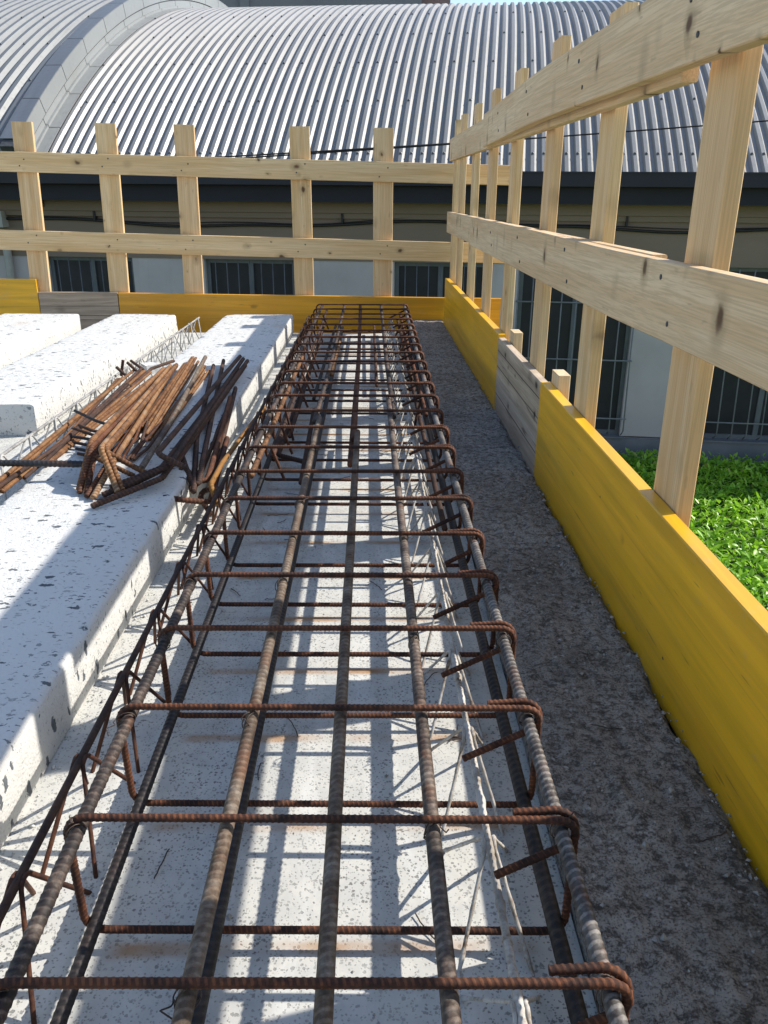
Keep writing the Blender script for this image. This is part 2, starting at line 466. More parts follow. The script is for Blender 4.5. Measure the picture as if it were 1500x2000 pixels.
M['navy'] = mat_plain('dark_fascia_paint', (0.009, 0.008, 0.015), (0.013, 0.012, 0.021), 2, 0.7)
M['navy2'] = mat_plain('dark_gutter_paint', (0.011, 0.010, 0.017), (0.015, 0.014, 0.023), 2, 0.6)
M['wall'] = mat_plain('wall_render', (0.60, 0.54, 0.525), (0.68, 0.61, 0.595), 1.5, 0.85)
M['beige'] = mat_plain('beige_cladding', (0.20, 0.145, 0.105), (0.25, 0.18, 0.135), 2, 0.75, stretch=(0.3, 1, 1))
M['plinth'] = mat_plain('grey_plinth', (0.13, 0.14, 0.15), (0.19, 0.19, 0.20), 3, 0.85)
M['glass'] = mat_plain('dark_window_glass', (0.010, 0.010, 0.013), (0.022, 0.021, 0.026), 3, 0.55)
M['frame'] = mat_plain('window_frame_metal', (0.10, 0.115, 0.125), (0.15, 0.16, 0.165), 5, 0.5)
M['grille'] = mat_plain('window_grille_paint', (0.22, 0.225, 0.23), (0.16, 0.16, 0.165), 9, 0.55)
M['grille_dark'] = mat_plain('window_grille_grey', (0.16, 0.17, 0.18), (0.10, 0.10, 0.11), 9, 0.55)
M['cable'] = mat_plain('black_cable', (0.012, 0.011, 0.011), (0.025, 0.02, 0.02), 20, 0.6)
M['pipe'] = mat_plain('pale_pipe', (0.42, 0.40, 0.36), (0.33, 0.31, 0.28), 6, 0.6)
M['far_grey'] = mat_plain('far_grey_render', (0.19, 0.185, 0.19), (0.225, 0.22, 0.22), 0.6, 0.9)
M['far_pink'] = mat_plain('far_brown_render', (0.23, 0.15, 0.13), (0.28, 0.185, 0.16), 0.6, 0.9)
M['deck'] = mat_plain('grey_cast_concrete', (0.30, 0.29, 0.27), (0.40, 0.39, 0.37), 4, 0.9)
M['ground'] = mat_plain('garden_soil', (0.035, 0.075, 0.015), (0.05, 0.09, 0.02), 3, 0.95)
M['crumb'] = mat_plain('mortar_crumb', (0.22, 0.205, 0.185), (0.50, 0.48, 0.45), 60, 0.95)
M['screw'] = mat_plain('screw_dark', (0.05, 0.05, 0.055), (0.09, 0.09, 0.09), 30, 0.5)


def mat_wall():
    n = NT('stained_wall_render')
    v = n.coord()
    a = n.noise(v, 1.3, 5, 0.6)
    st = n.noise(n.scale(v, (9, 9, 0.5)), 1.0, 4, 0.6)
    f = n.noise(v, 60, 4)
    col = n.mix(n.ramp(a, [(0.35, 0), (0.65, 1)]), (0.44, 0.39, 0.375), (0.53, 0.475, 0.46))
    col = n.mix(n.math('MULTIPLY', n.step(st, 0.54, 0.70), 0.35), col, (0.40, 0.36, 0.34))
    hz = n.xyz(v)[2]
    col = n.mix(n.math('MULTIPLY', n.math('MULTIPLY', n.step(hz, 0.9, 0.3), n.step(a, 0.4, 0.6)), 0.4), col, (0.36, 0.33, 0.29))
    return n.done(col, 0.88, nrm=n.bump(f, 0.3, 0.003), spec=0.2)


M['wall'] = mat_wall()


def mat_leaf():
    n = NT('bright_leaf')
    v = n.coord()
    a = n.noise(v, 1.4, 3)
    b = n.noise(v, 16, 3)
    at = n.t.nodes.new('ShaderNodeAttribute')
    at.attribute_name = 'rib'
    f = n.math('ADD', n.math('ADD', n.math('MULTIPLY', a, 0.35), n.math('MULTIPLY', b, 0.2)), n.math('ADD', n.math('MULTIPLY', at.outputs['Fac'], 0.34), 0.06))
    col = n.ramp(f, [(0.30, (0.09, 0.26, 0.014)), (0.48, (0.25, 0.50, 0.025)), (0.68, (0.44, 0.70, 0.07))])
    col = n.mix(n.math('MULTIPLY', n.step(at.outputs['Fac'], 0.975, 0.985), 0.8), col, (0.42, 0.34, 0.10))
    n.put(n.b.inputs['Base Color'], col)
    n.b.inputs['Roughness'].default_value = 0.38
    tr = n.t.nodes.new('ShaderNodeBsdfTranslucent')
    n.put(tr.inputs['Color'], n.mix(0.5, col, (0.35, 0.65, 0.04)))
    mx = n.t.nodes.new('ShaderNodeMixShader')
    mx.inputs[0].default_value = 0.42
    n.t.links.new(n.b.outputs[0], mx.inputs[1])
    n.t.links.new(tr.outputs[0], mx.inputs[2])
    n.t.links.new(mx.outputs[0], n.out.inputs['Surface'])
    return n.m


M['leaf'] = mat_leaf()


# ------------------------------------------------------------------ object helpers
def link(o):
    scene.collection.objects.link(o)
    return o


def tag(o, label=None, cat=None, group=None, kind=None):
    if label:
        o['label'] = label
    if cat:
        o['category'] = cat
    if group:
        o['group'] = group
    if kind:
        o['kind'] = kind
    return o


def empty(name, loc, label, cat, group=None, rz=0.0):
    o = link(bpy.data.objects.new(name, None))
    o.location = loc
    o.rotation_euler = (0, 0, rz)
    o.empty_display_size = 0.1
    return tag(o, label, cat, group)


class MB:
    """collects vertices and faces of ONE mesh object"""

    def __init__(s):
        s.v, s.f, s.mi, s.n, s.sm, s.a = [], [], [], 0, [], []

    def add(s, verts, faces, mi=0, smooth=False, rib=None):
        s.v.append(np.asarray(verts, float).reshape(-1, 3))
        s.a.append(np.full(len(s.v[-1]), 0.5) if rib is None else np.asarray(rib, float).ravel())
        for f in faces:
            s.f.append(tuple(int(i) + s.n for i in f))
        s.mi += [mi] * len(faces)
        s.sm += [smooth] * len(faces)
        s.n += len(s.v[-1])

    def box(s, x0, x1, y0, y1, z0, z1, mi=0):
        v = [(x, y, z) for z in (z0, z1) for y in (y0, y1) for x in (x0, x1)]
        s.add(v, [(0, 2, 3, 1), (4, 5, 7, 6), (0, 1, 5, 4), (2, 6, 7, 3), (0, 4, 6, 2), (1, 3, 7, 5)], mi)

    def tube(s, pts, r, n=8, mi=0, caps=True):
        v, f = tube_geo(np.asarray(pts, float), np.full(len(pts), r), n, caps)
        s.add(v, f, mi, True)

    def build(s, name, mat, parent=None, loc=(0, 0, 0), rot=None, matrix=None):
        me = bpy.data.meshes.new(name)
        v = np.concatenate(s.v) if s.v else np.zeros((0, 3))
        me.from_pydata(v.tolist(), [], s.f)
        mats = mat if isinstance(mat, (list, tuple)) else [mat]
        for m in mats:
            me.materials.append(m)
        me.polygons.foreach_set('material_index', s.mi)
        me.polygons.foreach_set('use_smooth', s.sm)
        if any(len(a) and a.std() > 0 for a in s.a):
            at = me.attributes.new('rib', 'FLOAT', 'POINT')
            at.data.foreach_set('value', np.concatenate(s.a).astype(np.float32))
        me.update()
        o = link(bpy.data.objects.new(name, me))
        if matrix is not None:
            o.matrix_basis = matrix
        else:
            o.location = loc
            if rot:
                o.rotation_euler = rot
        if parent:
            o.parent = parent
        return o


def tube_geo(P, rad, n=8, caps=True, prof=None):
    """tube along P; rad per ring; prof(k, theta) multiplies the radius"""
    m = len(P)
    T = np.gradient(P, axis=0)
    T /= np.linalg.norm(T, axis=1)[:, None] + 1e-12
    up = np.array([0, 0, 1.0]) if abs(T[0][2]) < 0.9 else np.array([1.0, 0, 0])
    a = np.cross(T[0], up)
    a /= np.linalg.norm(a)
    A = np.empty_like(P)
    A[0] = a
    for i in range(1, m):
        a = A[i - 1] - T[i] * (A[i - 1] @ T[i])
        A[i] = a / (np.linalg.norm(a) + 1e-12)
    B = np.cross(T, A)
    th = np.arange(n) * 2 * math.pi / n
    rr = rad[:, None] * (prof if prof is not None else np.ones((m, n)))
    V = P[:, None, :] + rr[:, :, None] * (np.cos(th)[None, :, None] * A[:, None, :] + np.sin(th)[None, :, None] * B[:, None, :])
    V = V.reshape(-1, 3)
    idx = np.arange(m * n).reshape(m, n)
    q = np.stack([idx[:-1], np.roll(idx[:-1], -1, 1), np.roll(idx[1:], -1, 1), idx[1:]], -1).reshape(-1, 4)
    F = [tuple(x) for x in q.tolist()]
    if caps:
        F.append(tuple(range(n - 1, -1, -1)))
        F.append(tuple(range((m - 1) * n, m * n)))
    return V, F


def fillet(pts, rad, seg=7):
    pts = [np.asarray(p, float) for p in pts]
    out = [pts[0]]
    for i in range(1, len(pts) - 1):
        a, b, c = pts[i - 1], pts[i], pts[i + 1]
        u, w = a - b, c - b
        lu, lw = np.linalg.norm(u), np.linalg.norm(w)
        u, w = u / lu, w / lw
        ang = math.acos(max(-1, min(1, float(u @ w))))
        if ang > math.pi - 0.02:
            out.append(b)
            continue
        d = min(rad / math.tan(ang / 2), 0.48 * lu, 0.48 * lw)
        r2 = d * math.tan(ang / 2)
        bis = (u + w) / np.linalg.norm(u + w)
        cen = b + bis * (r2 / math.sin(ang / 2))
        s0, s1 = b + u * d - cen, b + w * d - cen
        tot = math.acos(max(-1, min(1, float(s0 @ s1) / (np.linalg.norm(s0) * np.linalg.norm(s1)))))
        for k in range(seg + 1):
            t = k / seg
            out.append(cen + (math.sin((1 - t) * tot) * s0 + math.sin(t * tot) * s1) / math.sin(tot))
    out.append(pts[-1])
    return np.array(out)


def resample(P, ds):
    """ds: a number, or f(arc length) giving the local step"""
    L = np.concatenate([[0], np.cumsum(np.linalg.norm(np.diff(P, axis=0), axis=1))])
    if callable(ds):
        s, t = [0.0], 0.0
        while t < L[-1] - 1e-4:
            t = min(L[-1], t + ds(t))
            s.append(t)
        s = np.array(s)
    else:
        s = np.linspace(0, L[-1], max(2, int(L[-1] / ds) + 1))
    return np.stack([np.interp(s, L, P[:, k]) for k in range(3)], 1), s


def rebar_geo(pts, r, pitch=None, bend=0.03, n=12, fine=1e9, amp=0.135):
    """deformed bar: skewed crescent ribs on both flanks and a thin seam along each side"""
    pitch = pitch or r * 1.3
    P = fillet(pts, bend) if len(pts) > 2 else np.asarray(pts, float)
    ds = pitch / 5.0
    P, s = resample(P, (lambda t: ds if t < fine else 0.03))
    th = np.arange(n) * 2 * math.pi / n
    ph = s[:, None] / pitch + 0.26 * (np.cos(th) * np.sign(np.sin(th)))[None, :] + 0.5 * (np.sin(th) > 0)[None, :]
    pulse = np.clip(np.cos(2 * math.pi * ph) * 1.6 - 0.45, 0, 1)
    cres = np.abs(np.sin(th))[None, :] ** 0.35
    prof = 0.92 + amp * pulse * cres
    prof[s >= fine] = 1.0
    prof[:, [0, n // 2]] = np.maximum(prof[:, [0, n // 2]], 1.03)
    rib = np.clip(pulse * cres * 1.3, 0, 1)
    rib[s >= fine] = 0.45
    v, f = tube_geo(P, np.full(len(P), r), n, True, prof)
    return v, f, rib


def rebar(name, pts, r, mat, parent=None, **k):
    pts = np.asarray(pts, float)
    o0 = pts[0].copy()
    mb = MB()
    v, f, rb = rebar_geo(pts - o0, r, **k)
    mb.add(v, f, 0, True, rb)
    return mb.build(name, mat, parent, tuple(o0))


SCL = 1.0


def FS(p):
    """fence dimensions were taken at reduced scale: bring them to the deck's scale"""
    e = Vector((0, 0, 0.78))
    return e + (Vector(p) - e) * SCL


def lumber(name, p0, p1, wdir, w, t, mat, parent=None, bow=None, ch=0.002, twist=0.0):
    """a sawn board: local X along its length, Y across its width, Z through its thickness"""
    p0, p1 = FS(p0), FS(p1)
    w, t = w * SCL, t * SCL
    ex = (p1 - p0)
    L = ex.length
    ex.normalize()
    ey = Vector(wdir)
    ey = (ey - ex * ey.dot(ex)).normalized()
    ez = ex.cross(ey)
    ns = max(1, int(L / 0.12)) if (bow or L > 0.6) else 1
    hw, ht = w / 2, t / 2
    ring = [(-hw + ch, -ht), (hw - ch, -ht), (hw, -ht + ch), (hw, ht - ch), (hw - ch, ht), (-hw + ch, ht), (-hw, ht - ch), (-hw, -ht + ch)]
    mb = MB()
    v, f = [], []
    sd = random.random() * 50
    for i in range(ns + 1):
        x = L * i / ns
        by, bz = bow(x / L) if bow else (0, 0)
        for (a, b) in ring:
            wob = 0.0007 * mnoise.noise(Vector((x * 4 + sd, a * 30, b * 30)))
            v.append((x, a + by + wob, b + bz + wob * 0.5))
    for i in range(ns):
        for k in range(8):
            a, b = i * 8 + k, i * 8 + (k + 1) % 8
            f.append((a, a + 8, b + 8, b))
    f.append(tuple(range(8)))
    f.append(tuple(range(ns * 8 + 7, ns * 8 - 1, -1)))
    mb.add(v, f)
    base = p0 - (parent.location if parent else Vector())
    mat4 = Matrix(((ex.x, ey.x, ez.x, base.x), (ex.y, ey.y, ez.y, base.y), (ex.z, ey.z, ez.z, base.z), (0, 0, 0, 1)))
    return mb.build(name, mat, parent, matrix=mat4)


ZG = -2.35          # garden level (the deck floor is 0)

# ------------------------------------------------------------------ setting
mb = MB()
N = 48
ring = [(400 * math.cos(2 * math.pi * i / N), 400 * math.sin(2 * math.pi * i / N), ZG) for i in range(N)]
mb.add([(0, 0, ZG)] + ring, [(0, 1 + i, 1 + (i + 1) % N) for i in range(N)])
tag(mb.build('ground', M['ground']), kind='structure')

mb = MB()
mb.box(-4.6, 0.2329, -1.6, 4.925, -0.24, 0.0)
tag(mb.build('floor', M['floor']), kind='structure')

mb = MB()
mb.box(-4.6, 0.478, -1.6, 5.24, ZG - 0.1, -0.245)
tag(mb.build('deck_base', M['deck']), 'plain grey concrete base wall carrying the deck above the garden', 'base wall')


# kerb: rough cast edge beam along the right side
def build_kerb():
    nx, ny = 34, 420
    x0, x1, y0, y1 = 0.234, 0.476, -0.35, 5.235
    mb = MB()
    V = []
    for j in range(ny + 1):
        y = y0 + (y1 - y0) * j / ny
        edge = 0.006 * mnoise.noise(Vector((y * 3, 0.3, 0))) + 0.004 * mnoise.noise(Vector((y * 14, 1.3, 0)))
        for i in range(nx + 1):
            t = i / nx
            if i == 0:
                V.append((x0 + 0.006, y, -0.24))
            elif i == 1:
                V.append((x0 + edge, y, 0.023))
            else:
                tt = (i - 2) / (nx - 2)
                x = x0 + 0.010 + edge + (x1 - x0 - 0.010 - edge) * tt
                z = 0.033 + 0.006 * mnoise.noise(Vector((x * 9, y * 6, 0))) + 0.0060 * mnoise.noise(Vector((x * 40, y * 32, 2))) + 0.0038 * mnoise.noise(Vector((x * 120, y * 95, 5)))
                if tt > 0.88:
                    lip = mnoise.noise(Vector((y * 11, 7.7, 0))) + 0.5 * mnoise.noise(Vector((y * 33, 2.7, 0)))
                    z += -0.030 * max(0.0, (tt - 0.88) / 0.12) ** 1.5 * (0.8 + 1.3 * lip)
                V.append((x, y, z))
    idx = lambda j, i: j * (nx + 1) + i
    Fc = [(idx(j, i), idx(j, i + 1), idx(j + 1, i + 1), idx(j + 1, i)) for j in range(ny) for i in range(nx)]
    mb.add(V, Fc, 0, True)
    # closing faces so the beam is a solid
    a = len(V)
    mb.add([(x1, y0, -0.24), (x1, y1, -0.24), (x1, y0, 0.015), (x1, y1, 0.015)], [(0, 2, 3, 1)])
    o = mb.build('concrete_kerb', M['kerb'])
    return tag(o, 'rough dark concrete kerb running along the foot of the yellow side boards', 'kerb')


build_kerb()


# ------------------------------------------------------------------ polystyrene blocks
def eps_block(x0, x1, y0, y1, h, label, skew=0.0, group='polystyrene void formers on the deck', name='polystyrene_block', z0=0.001, rad=0.012, seed=0):
    """rounded block; skew shifts the far end sideways"""
    cx, cy = (x0 + x1) / 2, (y0 + y1) / 2
    ny = max(4, int((y1 - y0) / 0.014))
    prof = []
    w = x1 - x0
    prof.append((-w / 2 + 0.003, 0))
    prof.append((-w / 2, 0.004))
    for k in range(5):
        a = math.pi - k * math.pi / 8
        prof.append((-w / 2 + rad + rad * math.cos(a), h - rad + rad * math.sin(a)))
    for k in range(1, 8):
        prof.append((-w / 2 + rad + (w - 2 * rad) * k / 8, h))
    for k in range(5):
        a = math.pi / 2 - k * math.pi / 8
        prof.append((w / 2 - rad + rad * math.cos(a), h - rad + rad * math.sin(a)))
    prof.append((w / 2, 0.004))
    prof.append((w / 2 - 0.003, 0))
    m = len(prof)
    V, Fc = [], []
    for j in range(ny + 1):
        t = j / ny
        y = (y1 - y0) * (t - 0.5)
        for (px, pz) in prof:
            nz = mnoise.noise(Vector((px * 6 + seed, y * 5, pz * 6))) * 0.0022
            q = mnoise.noise(Vector((px * 30 + seed, y * 25, pz * 30 + 4))) * 0.0012
            nearedge = max(0.0, 1.0 - (min(abs(abs(px) - w / 2), 0.03) + min(h - min(pz, h), 0.03)) / 0.032)
            chip = max(0.0, mnoise.noise(Vector((y * 16 + seed, (px > 0) * 9.0, pz * 12))) - 0.36) * 0.05 * nearedge
            chip += max(0.0, mnoise.noise(Vector((y * 60 + seed, (px > 0) * 9.0, pz * 40))) - 0.2) * 0.010 * nearedge
            px, pz = px - chip * (1 if px > 0 else -1), pz - chip
            V.append((px + skew * t + (nz + q) * (1 if px > 0 else -1) * (pz > 0.02), y, pz + (nz + q) * (pz > h * 0.6)))
    for j in range(ny):
        for k in range(m - 1):
            a = j * m + k
            Fc.append((a, a + 1, a + 1 + m, a + m))
        Fc.append((j * m + m - 1, j * m, j * m + m, j * m + m + m - 1))
    Fc.append(tuple(range(m)))
    Fc.append(tuple(range(ny * m + m - 1, ny * m - 1, -1)))
    mb = MB()
    mb.add(V, Fc, 0, True)
    o = mb.build(name, M['eps'], None, (cx, cy, z0))
    o.data.polygons[len(Fc) - 1].use_smooth = False
    o.data.polygons[len(Fc) - 2].use_smooth = False
    return tag(o, label, 'foam block', group)


eps_block(-0.862, -0.471, -0.9, 4.90, 0.109, 'long white speckled polystyrene block beside the cage carrying the rusty bar heap', skew=0.016, seed=1)
eps_block(-1.50, -1.132, 2.71, 4.90, 0.109, 'white speckled polystyrene block between two others with its dark flecked near end showing', seed=5)
eps_block(-2.14, -1.70, 2.9, 4.90, 0.109, 'far left white polystyrene block in front of the short grey board', seed=9)
eps_block(-1.62, -1.205, 0.6, 2.49, 0.109, 'white polystyrene block end barely entering at the left picture edge', seed=13)

for (x, y, z, sx, sy, sz, a, lab) in [
        (-0.74, 2.575, 0.110, 0.07, 0.035, 0.018, 0.3, 'small white foam offcut lying under the rusty hooked bars'),
        (-0.90, 3.36, 0.085, 0.06, 0.05, 0.035, 0.7, 'small white foam lump wedged beside the short rusty stubs')]:
    mb = MB()
    mb.box(-sx / 2, sx / 2, -sy / 2, sy / 2, 0, sz)
    v = np.concatenate(mb.v)
    v += rng.normal(0, 0.004, v.shape) * (v[:, 2:] > 0.001)
    mb.v = [v]
    tag(mb.build('foam_offcut', M['eps'], None, (x, y, z), (0, 0, a)), lab, 'foam scrap', 'foam offcuts in the bar heap')


# ------------------------------------------------------------------ reinforcement cage
CY0, CDY, CN = 0.485, 0.188, 24
SR, BR = 0.0046, 0.0078
cage = empty('rebar_cage', (-0.05, 0.3, 0.0), 'long rusty reinforcement cage of crosswise stirrups and lengthwise bars beside the kerb', 'rebar cage')
CO = np.array(cage.location)


def cage_bar(pts, mat, r=BR, lab=None, name='longitudinal_bar', **k):
    o = rebar(name, np.asarray(pts, float) - CO, r, M[mat], cage, fine=k.pop('fine', 3.6), **k)
    if lab:
        o['label'] = lab
    return o


TZ, BZ = 0.1665, 0.039
YS, YE = 0.10, 4.885
cage_bar([(-0.292, YS, TZ), (-0.301, 0.7, TZ), (-0.300, 2.0, TZ), (-0.280, YE, TZ)], 'bar')
cage_bar([(-0.151, YS, TZ), (-0.147, 1.1, TZ + .001), (-0.149, 2.33, TZ)], 'bar_tan', lab='tan scaled bar, second from the left')
cage_bar([(-0.0375, YS, TZ), (-0.0375, 1.2, TZ), (-0.036, 2.18, TZ)], 'bar_tan')
cage_bar([(0.0655, YS, TZ), (0.0635, 1.2, TZ), (0.057, 2.6, TZ)], 'bar')
cage_bar([(0.198, YS, TZ), (0.1955, 1.2, TZ), (0.188, 2.6, TZ), (0.196, YE, TZ)], 'bar_grey', lab='paler grey bar along the right edge of the cage')
cage_bar([(-0.296, YS, BZ), (-0.300, 1.2, BZ), (-0.302, 3.0, BZ), (-0.285, YE, BZ)], 'bar_dark')
cage_bar([(-0.167, YS, BZ), (-0.169, 2.3, BZ), (-0.165, YE, BZ)], 'bar_dark', 0.0088)
cage_bar([(0.203, YS, BZ), (0.199, 1.3, BZ), (0.19, YE, BZ)], 'bar_dark', 0.0092)
# extra lengths lapped loosely inside the far half
cage_bar([(-0.255, 2.5, 0.060), (-0.262, YE, 0.085)], 'rust_dark', 0.0065)
cage_bar([(-0.268, 2.15, 0.105), (-0.255, YE, 0.135)], 'rust_dark', 0.0065)
cage_bar([(-0.215, 3.05, 0.050), (-0.205, YE, 0.050)], 'bar_dark', 0.007)
cage_bar([(0.172, 1.75, 0.055), (0.160, YE, 0.075)], 'rust_dark', 0.007)
cage_bar([(0.182, 2.6, 0.105), (0.170, YE, 0.120)], 'stirrup', 0.0065)
cage_bar([(0.025, 3.3, 0.045), (0.020, YE, 0.055)], 'rust_dark', 0.0065)
for i_ in range(14):
    y_ = 2.1 + 0.188 * i_ + random.uniform(-.05, .05)
    sg = random.choice((-1, 1))
    xb = 0.165 if sg > 0 else -0.262
    cage_bar([(xb, y_, 0.15), (xb - sg * random.uniform(.02, .05), y_ - random.uniform(.0, .05), 0.06)], 'stirrup', 0.0042, name='hook_tail')
cage_bar([(-0.052, 2.0, BZ + 0.09), (-0.05, 3.4, BZ + 0.1), (-0.058, YE, TZ - .016)], 'stirrup')
# lap splices in the far half
cage_bar([(-0.160, 2.28, TZ), (-0.152, 3.2, TZ), (-0.152, YE, TZ)], 'bar')
cage_bar([(-0.141, 2.95, TZ - 0.004), (-0.136, 3.65, TZ - 0.004)], 'rust', 0.007, 'short orange lap bar')
cage_bar([(-0.046, 2.16, TZ - 0.016), (-0.048, 3.3, TZ - 0.014), (-0.060, YE, TZ)], 'stirrup')
cage_bar([(0.070, 2.40, TZ - .016), (0.062, 3.2, TZ), (0.060, YE, TZ)], 'bar')
cage_bar([(-0.286, 1.86, TZ - 0.02), (-0.280, 3.4, TZ - 0.018)], 'rust', 0.0075, 'orange lap bar in the left edge')
cage_bar([(0.184, 2.2, TZ - 0.018), (0.18, 3.8, TZ - 0.012)], 'rust_dark')
cage_bar([(-0.262, 4.2, 0.06), (-0.273, 3.0, 0.045), (-0.279, 2.37, 0.04), (-0.178, 2.29, 0.04)], 'rust_dark', 0.0075, 'bent bar with a hooked end low in the cage')
cage_bar([(-0.205, 2.9, 0.045), (-0.188, 2.1, 0.045)], 'rust_dark', 0.0075)
cage_bar([(0.165, 4.6, 0.075), (0.168, 3.3, 0.07), (0.150, 3.15, 0.12)], 'rust_dark', 0.0065)


def stirrup_path(jx, jz, tail, dy):
    xl, xr, zt, zb = -0.3135 + jx, 0.2095 + jx * 0.3, 0.1800 + jz, 0.0255
    return [
        (xr - 0.020 - tail, -0.004, zt - 0.025 - tail * 0.42),
        (xr - 0.012, -0.009, zt - 0.017),
        (xr + 0.003, -0.008, zt - 0.004),
        (xr - 0.018, -0.006, zt + 0.001),
        (xr - 0.050, -0.003, zt),
        (xl, 0.002, zt - 0.001),
        (xl + 0.004, 0.004, zb),
        (xr + 0.002, 0.002, zb),
        (xr + 0.004, 0.010, zt + 0.001),
        (xr - 0.045, 0.013, zt - 0.001),
    ]


def stirrup_path2(jx, jz, tail):
    """starts with the hook tail inside the cage, wraps the right corner bar, goes round and laps the corner"""
    xl, xr, zt, zb = -0.3135 + jx, 0.2105 + jx * 0.3, 0.1800 + jz, 0.0255
    cx, cz = 0.1965, TZ
    rr = BR + SR + 0.0030
    pts = [(xr - 0.028 - tail, -0.014, zt - 0.040 - tail * 0.45)]
    # arc round the corner bar: from below, round the outside, up over the top
    for a in (-70, -30, 10, 50, 90):
        pts.append((cx + rr * math.cos(R(a)), -0.0105 + 0.001 * (a + 70) / 40, cz + rr * math.sin(R(a))))
    pts[1] = (cx - 0.002, -0.012, cz - rr)
    pts += [(xl, 0.0, zt)]
    pts += [(xl + 0.003, 0.004, zb), (xr + 0.002, 0.0, zb), (xr + 0.003, 0.0, zt - 0.02)]
    for a in (20, 60, 95):
        pts.append((cx + (rr + .002) * math.cos(R(a)), 0.0015 + 0.0060 * (a - 20) / 75, cz + (rr + .001) * math.sin(R(a))))
    pts.append((xr - 0.062, 0.0080, zt - 0.0015))
    return pts


proto = []
for k in range(4):
    jx, jz = random.uniform(-.003, .003), random.uniform(-.001, .001)
    v, f, rb = rebar_geo(stirrup_path2(jx, jz, 0.040 + 0.012 * k), SR, pitch=0.0062, bend=0.022, n=8, amp=0.14)
    mb = MB()
    mb.add(v, f, 0, True, rb)
    proto.append(mb)
meshes = []
for i in range(CN):
    y = CY0 + CDY * i + random.uniform(-0.006, 0.006) * (i > 0)
    if i < 6:
        y = (0.485, 0.669, 0.869, 1.066, 1.246, 1.432)[i]
    if i < 4:
        o = proto[i].build('stirrup', M['stirrup'], cage)
        meshes.append(o)
    else:
        o = meshes[random.randrange(4)].copy()
        link(o)
    o.location = (0.05, y - 0.3, 0)
    o.rotation_euler = (random.uniform(-.02, .02), 0, random.uniform(-.008, .008))
    if i == 0:
        o.rotation_euler = (0, 0, 0)


# tie wires at the crossings of the nearer stirrups
def tie_geo(seed):
    r = random.Random(seed)
    pts = []
    for a in range(0, 740, 30):
        t = R(a)
        rad = 0.0108 + 0.001 * math.sin(t * 2)
        pts.append((rad * math.cos(t), 0.004 * math.sin(t * 0.5 + 1) + 0.002 * a / 360, rad * math.sin(t)))
    e = pts[-1]
    for k in range(1, 5):
        pts.append((e[0] + r.uniform(0.0, 0.006) * k, e[1] - 0.004 * k * r.uniform(.5, 1.3), e[2] + 0.004 * k * r.uniform(-.2, 1.2)))
    P, _ = resample(np.array(pts), 0.002)
    return tube_geo(P, np.full(len(P), 0.00075), 5)


tprot = []
for k in range(3):
    mb = MB()
    v, f = tie_geo(k)
    mb.add(v, f, 0, True)
    tprot.append(mb)
tm = []
spots = []
for i in range(0, 13):
    for x in (-0.301, -0.148, 0.064, 0.196):
        if x in (-0.301, 0.196) or (i + int(x > 0)) % 2 == 0:
            spots.append((x, CY0 + CDY * i, TZ + 0.002))
for n_, (x, y, z) in enumerate(spots):
    if n_ < 3:
        o = tprot[n_].build('tie_wire', M['wire'], cage)
        tm.append(o)
    else:
        o = tm[n_ % 3].copy()
        link(o)
    o.location = (x + 0.05, y - 0.3 - 0.007, z)
    o.rotation_euler = (random.uniform(-.4, .4), random.uniform(0, 6.28), random.uniform(-.5, .5) + 0.6)


# ------------------------------------------------------------------ lattice girders cast into the floor
def girder(x, y0, y1, period, phase, h, hw, mats, label, xskew=0.0, rc=0.005, rd=0.0028, lump=0.0, ac=0):
    g = empty('lattice_girder', (x, y0, 0.0), label, 'lattice girder', 'lattice girders cast in the floor')
    L = y1 - y0
    P, s = resample(np.array([(0, 0, h), (xskew * 0.5, L / 2, h), (xskew, L, h)]), 0.006)
    rr = np.full(len(P), rc)
    if lump:
        rr = np.array([rc * (1 + lump * max(0, mnoise.noise(Vector((0, t * 45, x)))) + lump * .5 * max(0, mnoise.noise(Vector((3, t * 150, x))))) for t in s])
    v, f = tube_geo(P, rr, 8)
    mb = MB()
    mb.add(v, f, 0, True)
    mb.build('top_chord', mats[0], g)
    for sg in (-1, 1):
        pts = []
        y = phase - y0 - period * 2
        while y < L + period:
            for (dx, dz, dyy) in ((0.006, h - 0.001, -0.010), (0.006, h + 0.003, 0.0), (0.006, h - 0.001, 0.010)):
                if 0 <= y + dyy <= L:
                    pts.append((sg * dx + xskew * (y + dyy) / L, y + dyy, dz))
            yb = y + period / 2
            for dyy in (-0.004, 0.004):
                if 0 <= yb + dyy <= L:
                    pts.append((sg * hw + xskew * yb / L, yb + dyy, -0.012))
            y += period
        P, s = resample(np.array(pts), 0.006)
        rr = np.full(len(P), rd)
        if lump:
            rr = np.array([rd * (1 + lump * max(0, mnoise.noise(Vector((sg, t * 60, x)))) + lump * .4 * max(0, mnoise.noise(Vector((3, t * 170, x))))) for t in s])
        v, f = tube_geo(P, rr, 6)
        mb = MB()
        mb.add(v, f, 0, True)
        mb.build('zigzag_diagonal', mats[1], g)
    return g


girder(-0.369, 0.25, 4.85, 0.1945, 0.665, 0.108, 0.036, (M['rust_dark'], M['stirrup']), 'rusty brown lattice girder between the cage and the long foam block', 0.012, 0.0052, 0.0030)
girder(0.136, 0.25, 4.85, 0.2045, 0.725, 0.096, 0.044, (M['splash'], M['splash']), 'cement splashed whitish lattice girder inside the cage near the kerb', -0.02, 0.0040, 0.0022, lump=0.9)
girder(-0.985, 1.2, 4.66, 0.195, 1.3, 0.125, 0.04, (M['galv'], M['galv']), 'grey lattice girder standing in the gap between two foam blocks', 0.03, 0.0045, 0.0028)

